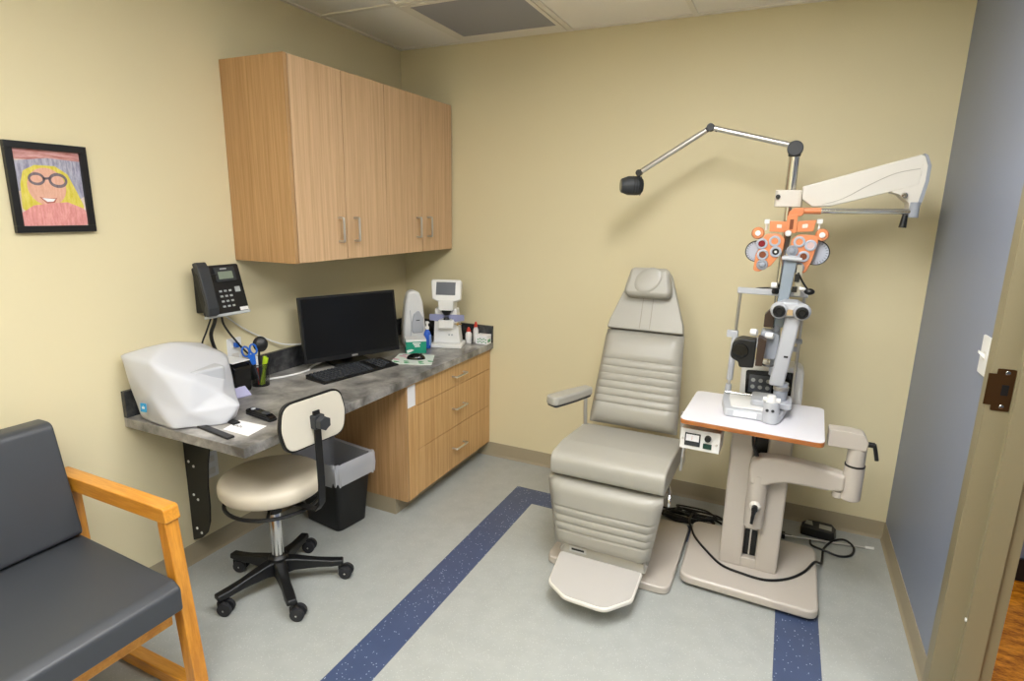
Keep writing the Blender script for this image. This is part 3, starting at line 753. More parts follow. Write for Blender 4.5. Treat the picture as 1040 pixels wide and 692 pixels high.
t = thing('white_desk_device', 'tall tapered white plastic device behind the green tissue box', 'medical device', (.235, -.29, CH))
Fw = frame((.245, -.285, CH), (.75, -.66, 0))
m = MB(Fw)
P = rpoly([(-.062, .001), (.068, .001), (.071, .1), (.058, .25), (.038, .31), (.0, .325), (-.03, .31), (-.046, .25), (-.06, .12)], .022)
m.prism(P, 'z', -.04, .03); m.build('shell', M_white, t, bev=.016, seg=5)
m = MB(Fw); m.prism(rpoly([(-.012, .075), (.055, .075), (.058, .16), (.03, .21), (0, .19), (-.012, .14)], .015), 'z', .0, .036); pn = m.build('front_pod', M_lgrey, t, bev=.006)
m = MB(Fw); m.box(.012, .034, .148, .153, .036, .0368); m.build('nameplate', M_dgrey, pn)
m = MB(Fw); m.tube([(-.02, .21, .031), (-.015, .12, .031), (-.02, .06, .031)], .002, 6, smooth=4); m.build('seam', M_lgrey, t)

# ------------------------------------------------------------------ lensmeter
t = thing('lensmeter', 'white lensmeter with tilted grey screen at the far end of the counter', 'lensmeter', (.44, -.2, CH))
Fl = frame((.44, -.22, CH), (.33, -.94, 0)) @ Matrix.Scale(.92, 4)     # local x right, y up, z toward the viewer
m = MB(Fl); m.prism(rect(-.103, .098, -.105, .085, .02), 'y', 0, 0)
m = MB(Fl)
def slab(m, poly, y0, y1, tp=1.0):            # polygon in local (x,z) raised along local y
    v0 = [m._v((x, y0, z)) for x, z in poly]; v1 = [m._v((x*tp, y1, z*tp)) for x, z in poly]
    m._f(v0[::-1]); m._f(v1)
    for i in range(len(poly)): m._f([v0[i], v0[(i+1) % len(poly)], v1[(i+1) % len(poly)], v1[i]])
slab(m, rpoly([(-.1, -.1), (.1, -.1), (.1, .06), (-.1, .06)], .02), .001, .022)
m.build('base', M_white, t, bev=.004)
m = MB(Fl); m.prism(rpoly([(-.09, .022), (.082, .022), (.058, .24), (-.078, .24)], .008), 'z', -.09, 0)
m.build('column', M_white, t, bev=.008)
m = MB(Fl); m.prism(rpoly([(-.05, .12), (.045, .12), (.045, .175), (-.05, .175)], .01), 'z', 0, .04); lp = m.build('lower_nose', M_white, t, bev=.006)
m = MB(Fl); m.lathe((0, .175, .02), [(.02, 0), (.014, .014), (.006, .016)], (0, 1, 0), 20); m.M = Fl; m.build('lens_support', M_black, lp)
m = MB(Fl); m.prism(rpoly([(-.045, .235), (.045, .235), (.05, .30), (-.05, .30)], .01), 'z', -.09, .045); un = m.build('upper_nose', M_white, t, bev=.006)
m = MB(Fl); m.lathe((0, .235, .018), [(.03, 0), (.03, -.012), (.018, -.03), (.012, -.032)], (0, 1, 0), 20); m.build('marker_unit', M_black, un)
m = MB(Fl); m.prism(rpoly([(-.112, .16), (.108, .172), (.108, .205), (-.112, .2)], .004), 'z', -.012, -.004) if False else m.prism(rpoly([(-.112, .165), (-.05, .16), (-.03, .18), (.03, .18), (.05, .16), (.108, .168), (.108, .205), (-.112, .205)], .004), 'z', .001, .008)
m.build('lens_table', M_lav, t, bev=.001)
m = MB(Fl); m.cyl((.05, .15, .02), (.095, .15, .02), .004, n=10); m.ball((.07, .15, .028), .009, 12); m.build('lever', mat('brass', '#A98A4C', .3, .7), t)
hd = Matrix.Translation(Vector((0, 0, 0)))
Fh = Fl @ Matrix.Translation((0, .355, .03)) @ Matrix.Rotation(math.radians(-16), 4, 'X')
m = MB(Fh); m.prism(rpoly([(-.098, .06), (-.085, -.05), (-.05, -.064), (.055, -.064), (.092, -.05), (.092, .06), (.085, .072), (-.09, .072)], .01), 'z', -.05, 0); hdp = m.build('head', M_white, t, bev=.008)
m = MB(Fh); m.box(-.062, .058, -.025, .055, 0, .001); m.build('screen', M_lcd, hdp)
m = MB(Fl)
for x in (.012, .03): m.lathe((x, .075, 0), [(.006, 0), (.006, .003), (0, .004)], (0, 0, 1), 12)
m.build('button', M_tag, t, split=True)

# right end of the counter: bottles, glue, box
def red_bottle(loc, h, r, label, lean=0):
    t = thing('bottle', label, 'bottle', loc, 0, 'red capped bottles at the counter end')
    m = MB(); m.lathe(loc, [(0, .001), (r*.9, .001), (r, .005), (r, h*.6), (r*.6, h*.72), (r*.6, h*.74), (0, h*.74)], n=20); m.build('bottle', M_white, t)
    m = MB(); m.lathe(loc, [(r*.7, h*.745), (r*.62, h*.85), (r*.3, h), (0, h)], n=18); m.build('cap', M_red, t)
red_bottle((.505, -.085, CH), .095, .019, 'short red capped white bottle left of the slide box')
red_bottle((.53, -.042, CH), .125, .016, 'taller red topped bottle touching the back splash')
t = thing('lens_cloth_box', 'small white box with green print at the counter end', 'box', (.592, -.06, CH))
m = MB(Matrix.Translation((.592, -.055, CH)) @ Matrix.Rotation(.05, 4, 'Z')); m.box(-.04, .034, -.03, .03, .0008, .055); m.build('carton', M_paper, t, bev=.001)
m = MB(Matrix.Translation((.592, -.055, CH)) @ Matrix.Rotation(.05, 4, 'Z'))
for i in range(5):
    for j in range(2): m.box(-.028+i*.0125, -.02+i*.0125, -.0306, -.03, .01+j*.016+(i % 2)*.005, .018+j*.016+(i % 2)*.005)
m.box(.034, .0346, -.02, .02, .012, .03); m.box(-.02, .02, -.02, .02, .052, .0524)
m.build('print', mat('print_dull_green', '#5F9B74', .6), t)
t = thing('glass_tray', 'clear grey tray of small items beside the lensmeter', 'tray', (.53, -.1, CH))

COL.objects.unlink(t); bpy.data.objects.remove(t)

# ------------------------------------------------------------------ swivel stool
sc = Vector((.446, -1.537, 0))
t = thing('swivel_stool', 'beige vinyl swivel stool with low backrest and black five star base', 'stool', sc)
for k_, a in enumerate((-33, 39, 111, 183, 255)):
    A = math.radians(a); d = Vector((math.cos(A), math.sin(A), 0)); s = Vector((-d.y, d.x, 0))
    m = MB()
    sec = [(.0, .033, .125, .055), (.06, .026, .118, .07), (.15, .02, .098, .066), (.205, .022, .088, .062), (.25, .02, .084, .062)]
    rings = []
    for r_, hw, zt, zb in sec:
        c = sc+d*r_
        rings.append([m._v(c+s*hw+Vector((0, 0, zb))), m._v(c-s*hw+Vector((0, 0, zb))), m._v(c-s*hw*.8+Vector((0, 0, zt))), m._v(c+s*hw*.8+Vector((0, 0, zt)))])
    for q, w in zip(rings, rings[1:]):
        for i in range(4): m._f([q[i], q[(i+1) % 4], w[(i+1) % 4], w[i]])
    m._f(rings[0][::-1]); m._f(rings[-1])
    lg = m.build('base_arm', M_black, t, bev=.006)
    # caster: stem, fork, twin wheels
    cc = sc+d*.238+Vector((.001, .003, 0))
    m = MB(); m.cyl(cc+Vector((0, 0, .045)), cc+Vector((0, 0, .07)), .009, n=12)
    off = (d*.6+s*(.8 if k_ % 2 else -.8)).normalized()*.018
    m.prism(rpoly([(-.022, .028), (.02, .028), (.022, .05), (-.01, .055)], .006), 'y', -.006, .006)
    cas = m
    rz = math.radians(22)
    for v in cas.bm.verts[-0:]: pass
    cas.bm.free()
    m = MB(Matrix.Translation(cc) @ Matrix.Rotation(rz, 4, 'Z'))
    m.cyl((0, 0, .045), (0, 0, .065), .009, n=12); m.prism(rpoly([(-.012, .022), (.026, .022), (.03, .042), (.012, .056), (-.012, .052)], .006), 'y', -.007, .007)
    ca = m.build('caster', M_black, lg, bev=.0015, seg=2)
    m = MB(Matrix.Translation(cc) @ Matrix.Rotation(rz, 4, 'Z'))
    for sg in (-1, 1):
        m.lathe((.02, sg*.007, .0268), [(0, .0), (.0262, 0), (.0268, .004), (.0262, .014), (.018, .017), (0, .017)], (0, sg, 0), 24)
        m.mi = 1; m.lathe((.02, sg*.0242, .0268), [(.004, 0), (.004, .001), (0, .002)], (0, sg, 0), 10); m.mi = 0
    m.build('caster_wheel', [M_rubber, M_chrome], lg)
m = MB(); m.lathe(sc, [(.034, .056), (.038, .06), (.038, .13), (.03, .14), (0, .14)], n=24); m.build('hub', M_black, t)
m = MB(); m.cyl(sc+Vector((0, 0, .14)), sc+Vector((0, 0, .34)), .024, n=24); m.build('gas_column', M_chrome, t)
m = MB(); m.cyl(sc+Vector((0, 0, .325)), sc+Vector((0, 0, .345)), .027, n=20); m.cyl(sc+Vector((0, 0, .34)), sc+Vector((0, 0, .40)), .016, n=16); m.build('upper_column', M_black, t)
na = math.radians(-5); nd = Vector((math.cos(na), math.sin(na), 0)); ns = Vector((-nd.y, nd.x, 0))
m = MB(Matrix.Translation(sc) @ Matrix.Rotation(na, 4, 'Z')); m.prism(rect(-.09, .09, -.07, .07, .01), 'z', .402, .425)
m.torus((0, 0, .385), (0, 0, 1), .176, .0075, 40); 
for a in (.7, 2.3, 3.9, 5.5): m.tube([(.03*math.cos(a), .03*math.sin(a), .405), (.176*math.cos(a), .176*math.sin(a), .385)], .006, 8)
m.build('seat_plate', M_black, t)
# contoured seat
m = MB(Matrix.Translation(sc) @ Matrix.Rotation(na, 4, 'Z'))
m.lathe((0, 0, .426), [(0, 0), (.168, 0), (.187, .004), (.194, .014), (.195, .038), (.191, .052), (.18, .061), (.16, .066), (.08, .068), (0, .067)], n=48)
m.warp(lambda c: c)
m.build('seat', M_stoolv, t)
# back support bar, panel, knob
m = MB(Matrix.Translation(sc) @ Matrix.Rotation(na, 4, 'Z'))
P = [(.05, .40), (.19, .40), (.25, .408), (.274, .44), (.279, .52), (.276, .66), (.272, .80)]
def strip(m, P, w, th):
    P = [Vector(q) for q in P]; L_, R_ = [], []
    for i, q in enumerate(P):
        dd = (P[min(i+1, len(P)-1)]-P[max(0, i-1)]).normalized(); nn = Vector((-dd.y, dd.x))*th/2
        L_.append(q+nn); R_.append(q-nn)
    poly = [tuple(q) for q in L_]+[tuple(q) for q in R_[::-1]]
    m.prism(poly, 'y', -w/2, w/2)
strip(m, P, .03, .007); m.build('back_support', M_black, t, bev=.002, seg=2)
Fb = Matrix.Translation(sc) @ Matrix.Rotation(na, 4, 'Z') @ Matrix.Translation((.261, 0, .762)) @ Matrix.Rotation(math.radians(-4), 4, 'Y')
bp = rpoly([(-.13, -.088), (.13, -.088), (.148, 0), (.13, .088), (-.13, .088), (-.148, 0)], [.06, .06, .1, .06, .06, .1], 6)
m = MB(Fb); m.prism([(y*.93, z*.9) for y, z in bp], 'x', -.034, -.006); bc_ = m.build('backrest', M_stoolv, t, bev=.01, seg=4)
m = MB(Fb); m.prism([(y*1.015, z*1.02) for y, z in bp], 'x', -.012, .0); m.build('edge_trim', M_black, bc_, bev=.002)
m = MB(Fb); m.prism([(y*.965, z*.95) for y, z in bp], 'x', .0, .004); m.build('back_shell', M_stoolback, bc_, bev=.002)
Fk = Matrix.Translation(sc) @ Matrix.Rotation(na, 4, 'Z')
m = MB(Fk)
m.prism(rect(-.022, .022, .735, .785, .006), 'x', .262, .29)
kp = [(.027*math.cos(a)*(1 if i % 2 else .84), .76+.027*math.sin(a)*(1 if i % 2 else .84)) for i, a in enumerate(2*PI*i/12 for i in range(12))]
m.prism(kp, 'x', .293, .318); m.cyl((.28, 0, .76), (.30, 0, .76), .01, n=12)
m.build('adjustment_knob', M_dgrey, t, bev=.002)

# ------------------------------------------------------------------ waste bin with liner
t = thing('waste_bin', 'black plastic waste bin under the counter beside the stool', 'waste bin', (.29, -1.03, 0), math.radians(-8), world=False)
def binring(m, hx, hy, z, n=6):
    return [m._v((x, y, z)) for x, y in rect(-hx, hx, -hy, hy, .03, n)]
m = MB(); R0 = [(.115, .083, 0), (.12, .088, .004), (.148, .112, .325), (.155, .118, .327), (.155, .118, .348), (.15, .113, .348), (.146, .109, .33), (.117, .084, .01)]
rs = [binring(m, *q) for q in R0]
for a, b_ in zip(rs, rs[1:]):
    for i in range(len(a)): m._f([a[i], a[(i+1) % len(a)], b_[(i+1) % len(a)], b_[i]])
m._f(rs[0][::-1]); m._f(rs[-1])
m.build('body', M_black, t)
M_lin = bpy.data.materials.new('bin_liner_film'); M_lin.use_nodes = True
nt = M_lin.node_tree; bs = nt.nodes['Principled BSDF']; bs.inputs['Base Color'].default_value = lin('#E6E8EE'); bs.inputs['Roughness'].default_value = .25
tp = nt.nodes.new('ShaderNodeBsdfTransparent'); mx = nt.nodes.new('ShaderNodeMixShader'); mx.inputs[0].default_value = .45
nt.links.new(bs.outputs[0], mx.inputs[1]); nt.links.new(tp.outputs[0], mx.inputs[2]); nt.links.new(mx.outputs[0], nt.nodes['Material Output'].inputs[0])
m = MB(); rs = []
for lv, (hx, hy, z) in enumerate([(.11, .078, .05), (.14, .103, .27), (.146, .109, .352), (.157, .12, .358), (.163, .126, .345), (.163, .126, .30), (.158, .122, .25)]):
    base = rect(-hx, hx, -hy, hy, .03, 12); ring_ = []
    for i, (x, y) in enumerate(base):
        j = noise.noise((i*.9, lv*1.7, 3.1))*.007+noise.noise((i*.37, lv*.8, 9.1))*.008
        L_ = math.hypot(x, y); k = 1+(abs(j) if lv > 2 else -abs(j)*.6)/L_
        zz = z+(noise.noise((i*.3, 5.5, 1.2))*(.05 if lv > 4 else .012))
        ring_.append(m._v((x*k, y*k, zz)))
    rs.append(ring_)
for a, b_ in zip(rs, rs[1:]):
    for i in range(len(a)): m._f([a[i], a[(i+1) % len(a)], b_[(i+1) % len(a)], b_[i]])
m.build('liner', M_lin, t, angle=50)

# ------------------------------------------------------------------ waiting chair
t = thing('waiting_chair', 'oak framed armchair with charcoal vinyl seat against the left wall', 'chair', (.35, -2.38, 0))
ya, yb = -2.074, -2.032     # right (far) side frame
def side(y0, y1):
    m = MB(); P = [(.60, .64), (.608, .60), (.665, 0), (.60, 0), (.545, .585)]
    m.prism([(.572, .595), (.612, .595), (.668, .045), (.622, .045)], 'y', y0, y1); m.build('leg', M_oak_z, t, bev=.004)
    m = MB(); m.prism([(.075, .60), (.12, .60), (.155, .045), (.105, .045)], 'y', y0, y1); m.build('leg', M_oak_z, t, bev=.004)
    m = MB(); m.prism(rpoly([(.055, .592), (.60, .592), (.62, .595), (.612, .64), (.055, .64)], [0, 0, .004, .014, .01]), 'y', y0-.003, y1+.003); m.build('armrest', M_oak_x, t, bev=.006)
    m = MB(); m.prism([(.1, 0), (.672, 0), (.668, .044), (.105, .044)], 'y', y0, y1); m.build('runner', M_oak_x, t, bev=.004)
side(ya, yb); side(-2.723, -2.675)
m = MB(); m.box(.585, .62, -2.672, -2.091, .27, .318); m.box(.13, .16, -2.672, -2.091, .25, .30); m.build('seat_rail', M_oak, t, bev=.004, split=True)
m = MB(); m.prism(rpoly([(.12, .335), (.65, .32), (.665, .36), (.66, .418), (.62, .436), (.12, .45)], [.01, .012, .01, .02, .03, .02], 5), 'x', 0, 1) if False else m.prism(rpoly([(.12, .318), (.645, .32), (.665, .335), (.665, .405), (.635, .425), (.12, .452)], [.01, .01, .01, .02, .03, .02], 5), 'y', -2.668, -2.082)
m.build('seat', M_gvinyl, t, bev=.012, seg=4)
m = MB(); m.prism(rpoly([(.115, .455), (.21, .455), (.13, .828), (.045, .828)], [.01, .02, .03, .02], 5), 'y', -2.668, -2.086)
m.build('backrest', M_gvinyl, t, bev=.012, seg=4)

# ------------------------------------------------------------------ exam chair
XC = 1.602
t = thing('exam_chair', 'greige vinyl reclining eye exam chair with footplate in the middle of the room', 'exam chair', (XC, -.65, 0))
m = MB(); m.prism(rect(1.36, 1.888, -.91, -.36, .045, 6), 'z', .001, .036); m.build('base_plate', M_cream, t, bev=.008)
m = MB(); m.box(1.45, 1.75, -.8, -.48, .036, .2); m.box(1.49, 1.71, -.76, -.52, .2, .40); m.build('pedestal', M_cream, t, bev=.01)
m = MB(); m.box(1.43, 1.79, -.86, -.45, .39, .42); m.build('seat_frame', M_dgrey, t, bev=.004)
# legrest with channels
def grooves(z_list, y_face, dy, z0, z1, w=.007):
    pts = [(y_face, z0)]
    for z in z_list: pts += [(y_face, z-w), (y_face-dy, z), (y_face, z+w)]
    return pts+[(y_face, z1)]
def cushion(name, width0, width1, h, th, gro, bev, zsplit=None, parent=t, mt=M_beige, grd=.006, puff=.008):
    """upright cushion in local coords: x width, z up from 0..h, front face at y=-th; grooves across"""
    m = MB(); zs = [0]; 
    steps = sorted(set([0, h]+[z+d for z in gro for d in (-.008, -.003, 0, .003, .008)]+[h*i/12 for i in range(13)]))
    nx = 14; ring = {}
    def surf(x, z):     # x in -1..1
        w = (width0+(width1-width0)*z/h)/2
        e = min(z, h-z); edge = 1-max(0, 1-e/.03)**2
        ex = 1-max(0, (abs(x)-.86)/.14)**2.2
        g = 0
        for q in gro:
            g = max(g, max(0, 1-abs(z-q)/.008))
        y = -th*(.45+.55*min(edge, 1)*max(ex, 0)) + grd*g*max(ex, .2) - puff*(1-x*x)*math.sin(PI*z/h)
        ww = w*(1-.02*(1-edge))
        return (x*ww, y, z)
    F_ = [[m._v(surf(-1+2*i/nx, z)) for i in range(nx+1)] for z in steps]
    B_ = [[m._v(((-1+2*i/nx)*(width0+(width1-width0)*z/h)/2*.985, 0, z)) for i in range(nx+1)] for z in steps]
    for j in range(len(steps)-1):
        for i in range(nx):
            m._f([F_[j][i], F_[j][i+1], F_[j+1][i+1], F_[j+1][i]]); m._f([B_[j][i+1], B_[j][i], B_[j+1][i], B_[j+1][i+1]])
        m._f([F_[j][0], F_[j+1][0], B_[j+1][0], B_[j][0]]); m._f([F_[j+1][nx], F_[j][nx], B_[j][nx], B_[j+1][nx]])
    for i in range(nx):
        m._f([F_[0][i+1], F_[0][i], B_[0][i], B_[0][i+1]]); m._f([F_[-1][i], F_[-1][i+1], B_[-1][i+1], B_[-1][i]])
    return m
def place(m, x, y, z, rx):
    Mx = Matrix.Translation((x, y, z)) @ Matrix.Rotation(rx, 4, 'X'); m.warp(lambda c: Mx @ c); return m
m = place(cushion('legrest', .40, .485, .305, .06, [.085, .12, .155, .19], .01), XC, -.884, .118, math.radians(1.5))
m.build('legrest', M_beige, t, angle=60)
m = MB(); m.box(1.425, 1.79, -.91, -.86, .075, .128); m.box(1.43, 1.785, -.90, -.85, .12, .16); ft = m.build('footrest_bracket', M_cream2, t, bev=.004)
m = MB(); m.box(1.465, 1.54, -.9112, -.9105, .09, .115); m.mi = 1; m.box(1.475, 1.53, -.9118, -.9112, .098, .107); m.build('nameplate', [M_white, M_dgrey], ft)
fp = rpoly([(1.432, -.935), (1.785, -.935), (1.79, -1.12), (1.71, -1.222), (1.55, -1.215), (1.462, -1.15)], [.01, .01, .05, .06, .06, .05], 6)
m = MB(); m.prism(fp, 'z', .078, .096); pl = m.build('footplate', M_cream2, t, bev=.007, seg=4)
cx0, cy0 = 1.61, -1.07
m = MB(); m.prism([(cx0+(x-cx0)*.96, cy0+(y-cy0)*.95) for x, y in fp], 'z', .0965, .0985); m.build('tread', mat('footplate_tread', '#BDB9B3', .45, bump=(600, .5, .001)), pl)
m = MB(); m.tube([(1.44, -.905, .16), (1.44, -.915, .13), (1.43, -.93, .1)], .005, 8, smooth=3); m.tube([(1.785, -.905, .16), (1.785, -.915, .13), (1.79, -.93, .1)], .005, 8, smooth=3); m.build('hinge', M_nickel, ft, split=True)
# seat
m = MB()
prof = rpoly([(-.94, .438), (-.56, .43), (-.50, .45), (-.48, .515), (-.80, .543), (-.945, .533)], [.03, .01, .02, .02, .12, .05], 6)
m.prism(prof, 'x', XC-.228, XC+.242); m.build('seat', M_beige, t, bev=.03, seg=6)
m = MB(); m.tube([(XC+.235, -.80, .425), (XC+.25, -.845, .42), (XC+.252, -.87, .40), (XC+.252, -.872, .375)], .007, 10, smooth=4); m.build('recline_lever', M_chrome, t)
m = MB(); m.prism(rpoly([(-.60, .40), (-.50, .42), (-.485, .56), (-.52, .56)], .012), 'x', XC+.243, XC+.252); m.build('side_bracket', M_white, t, bev=.002)
# backrest
rec = math.radians(-19)
by, bz = -.455, .515
m = place(cushion('back', .415, .365, .455, .06, [.10, .135, .17, .205, .24, .275, .31], .01), XC-.002, by, bz, rec)
m.build('backrest', M_beige, t, angle=60)
Mx = Matrix.Translation((XC-.002, by, bz)) @ Matrix.Rotation(rec, 4, 'X')
m = MB(Mx); m.prism([(-.19, .01), (.19, .01), (.17, .47), (.09, .72), (-.09, .72), (-.17, .47)], 'y', .001, .03); m.build('back_shell', M_beige, t, bev=.006)
# upper panel and headrest
m = MB(Mx); P = rpoly([(-.18, .458), (.18, .458), (.172, .50), (.088, .745), (-.088, .745), (-.172, .50)], [.008, .008, .02, .03, .03, .02], 4)
m.prism(P, 'y', -.05, 0); up_ = m.build('upper_backrest', M_beige, t, bev=.01, seg=4)
m = MB(Mx); m.box(-.025, -.022, -.0512, -.049, .465, .66); m.box(.022, .025, -.0512, -.049, .465, .66); m.build('piping', mat('seam_grey', '#8B877C', .5), up_, split=True)
m = MB(Mx @ Matrix.Translation((0, -.07, .68)))
m.prism(rpoly([(-.115, -.07), (.115, -.07), (.088, .068), (-.088, .068)], [.035, .035, .03, .03], 6), 'y', -.045, .03); m.build('headrest', M_beige, t, bev=.022, seg=6)
m = MB(Mx @ Matrix.Translation((0, -.117, .685))); m.lathe((0, 0, 0), [(.062, -.001), (.058, .001), (.045, .0025), (0, .0035)], (0, -1, 0), 32, 1.1, .85); m.build('head_pad', M_beige, t)
# arm
def arm_support(x, sg, full):
    m = MB(); m.tube([(x, -.505, .45), (x, -.525, .54), (x, -.54, .66)], .009, 10, smooth=4)
    m.prism(rpoly([(-.56, .44), (-.47, .44), (-.48, .50), (-.53, .51)], .01), 'x', x-.008, x+.008)
    a = m.build('arm_support', M_nickel, t, bev=.001, seg=1)
    m = MB(); m.lathe((x, -.53, .505), [(.012, 0), (.012, .014), (0, .016)], (sg, 0, 0), 16); m.build('arm_pivot', M_white, a)
    return a
arm_support(1.388, -1, True); arm_support(1.834, 1, False)
Ma = Matrix.Translation((1.392, -.53, .675)) @ Matrix.Rotation(math.radians(200), 4, 'Z') @ Matrix.Rotation(math.radians(0), 4, 'Y')
dv = Vector((1.300-1.385, -.735+.53, 0)); L_ = dv.length+.02; ang = math.atan2(dv.y, dv.x)
Ma = Matrix.Translation((1.388, -.53, .672)) @ Matrix.Rotation(ang, 4, 'Z')
m = MB(Ma); m.prism(rpoly([(-.02, -.025), (.10, -.036), (L_, -.036), (L_+.005, .036), (.10, .036), (-.02, .025)], [.015, 0, .03, .03, 0, .015], 5), 'z', -.004, .036)
m.build('armrest', M_beige, t, bev=.01, seg=4)
m = MB(Ma); m.prism(rpoly([(-.015, -.02), (.10, -.03), (L_-.01, -.03), (L_-.005, .03), (.10, .03), (-.015, .02)], .012, 4), 'z', -.012, -.004); m.build('armrest_underside', M_dgrey, t, bev=.002)
m = MB(); m.lathe((1.382, -.53, .665), [(.013, 0), (.013, .012), (0, .014)], (0, -1, 0), 16); m.build('arm_knob', M_white, t)

# ------------------------------------------------------------------ instrument stand
t = thing('instrument_stand', 'cream ophthalmic instrument stand with swing table beside the exam chair', 'instrument stand', (2.16, -.55, 0))
P = rpoly([(1.908, -.805), (2.425, -.825), (2.43, -.325), (1.898, -.325)], [.05, .05, .05, .05], 6)
m = MB(); m.prism(P, 'z', .012, .052, ); base = m.build('base_plate', M_cream, t, bev=.012, seg=4)
m = MB()
for x, y in ((1.95, -.76), (2.38, -.77), (1.95, -.38), (2.38, -.38)): m.cyl((x, y, 0), (x, y, .013), .02, n=16)
m.build('rubber_foot', M_rubber, base, split=True)
cz = .70
m = MB()
m.prism(rect(2.045, 2.135, -.635, -.36, .012), 'z', .052, cz); m.prism(rect(2.185, 2.272, -.635, -.36, .012), 'z', .052, cz)
m.box(2.12, 2.2, -.40, -.365, .052, cz)
m.box(2.13, 2.19, -.634, -.60, .052, .095)
col = m.build('column', M_cream, t, bev=.004)
m = MB(); m.box(2.136, 2.184, -.60, -.42, .095, cz-.02); m.build('slot', M_black, col)
m = MB(); m.box(2.156, 2.162, -.612, -.60, .1, .25); m.build('guide_rail', M_nickel, col)
m = MB(); m.box(2.135, 2.186, -.625, -.602, .225, .45); m.build('slot_cover', M_cream, col, bev=.002)
m = MB(); m.prism(rpoly([(2.12, .255), (2.205, .255), (2.205, .50), (2.12, .50)], [.03, .03, .005, .005], 6), 'y', -.70, -.6265) if False else m.cyl((2.163, -.665, .265), (2.163, -.665, .50), .037, n=28)
car = m.build('lift_carriage', M_cream, t, bev=.008)
m = MB(); m.lathe((2.163, -.70, .37), [(.022, 0), (.02, .01), (.014, .016), (0, .018)], (0, -1, 0), 24); bs_ = m.build('lock_boss', M_cream2, car)
m = MB(); m.cyl((2.163, -.715, .37), (2.163, -.735, .37), .012, n=16); m.tube([(2.163, -.728, .372), (2.160, -.73, .345), (2.157, -.728, .305)], [.009, .007, .006], 10, smooth=3); m.build('lock_lever', M_black, car)
# lower swing arm: curved beam in the x-z plane
top_ = [(2.125, .515), (2.13, .552), (2.16, .577), (2.22, .583), (2.30, .581), (2.38, .574), (2.46, .56)]
bot_ = [(2.46, .495), (2.40, .488), (2.33, .49), (2.27, .488), (2.22, .475), (2.185, .455), (2.155, .445), (2.13, .46)]
m = MB(); m.prism(top_+bot_, 'y', -.70, -.632); la = m.build('lower_arm', M_cream, t, bev=.016, seg=5)
m = MB(); m.cyl((2.483, -.672, .465), (2.483, -.672, .60), .034, n=28); m.cyl((2.44, -.672, .462), (2.44, -.672, .49), .018, n=20); m.build('elbow', M_cream, t, bev=.006)
m = MB(); m.cyl((2.483, -.672, .60), (2.483, -.672, .606), .0345, n=28); m.build('elbow_ring', M_black, t)
m = MB(); m.cyl((2.483, -.672, .606), (2.483, -.672, .68), .031, n=28); m.build('elbow_post', M_cream, t)
m = MB()
P = [(2.345, .655), (2.45, .655), (2.515, .655), (2.517, .715), (2.49, .728), (2.42, .73), (2.345, .726)]
m.prism(rpoly(P, [.005, 0, .006, .03, .02, 0, .01]), 'y', -.71, -.635); m.build('upper_arm', M_cream, t, bev=.012, seg=4) if False else None
m = MB(); m.prism(rpoly([(2.382, .672), (2.508, .672), (2.512, .705), (2.495, .733), (2.44, .738), (2.382, .736)], [.005, .006, .02, .02, .02, .005]), 'y', -.704, -.64); ua = m.build('upper_arm', M_cream, t, bev=.012, seg=4)
m = MB(); m.box(2.15, 2.374, -.70, -.645, .668, .694); m.build('table_carrier', M_cream, t, bev=.004)
m = MB(); m.cyl((2.515, -.672, .69), (2.535, -.672, .69), .01, n=14); m.tube([(2.533, -.672, .695), (2.54, -.674, .67), (2.548, -.676, .635)], .007, 10, smooth=3); m.build('elbow_lever', M_black, t)
m = MB(); m.tube([(2.125, -.70, .675), (2.132, -.72, .63), (2.15, -.722, .59)], [.005, .006, .008], 10, smooth=3); m.build('tilt_lever', M_black, t)
# swing table
P = rpoly([(1.857, -.803), (2.364, -.825), (2.380, -.39), (1.867, -.385)], [.03, .03, .03, .03], 6)
m = MB(); m.prism(P, 'z', .7, .7185); tt = m.build('table_edge', M_edge, t, bev=.003, seg=2)
m = MB(); m.prism([(2.115+(x-2.115)*.996, -.6+(y+.6)*.995) for x, y in P], 'z', .7186, .7206); m.build('table_top', M_wtop, t)
# control box under the table
Fc = frame((1.937, -.765, .628), (-.02, -1, .05))
m = MB(Fc); m.prism(rect(-.076, .076, -.042, .042, .004), 'z', -.12, 0); cb = m.build('control_box', M_white, t, bev=.003)
m = MB(Fc); m.box(-.058, .002, -.026, .026, 0, .004); mt_ = m.build('meter', M_dgrey, cb, bev=.001)
m = MB(Fc); m.box(-.053, -.003, -.006, .021, .004, .005); m.mi = 1; m.box(-.03, -.029, -.002, .016, .005, .0055); m.build('meter_scale', [M_paper, M_red], cb)
m = MB(Fc); m.lathe((.03, .014, 0), [(.013, 0), (.012, .012), (0, .014)], (0, 0, 1), 20); m.build('dial_knob', M_black, cb)
m = MB(Fc); m.box(.014, .046, -.028, -.008, 0, .005); m.build('rocker_switch', mat('dark_green_switch', '#0E3A30', .3), cb)
m = MB(Fc)
for x, y in ((-.066, 0), (.064, -.008)): m.lathe((x, y, 0), [(.005, 0), (.004, .004), (0, .005)], (0, 0, 1), 12)
m.build('screw', M_nickel, cb, split=True)
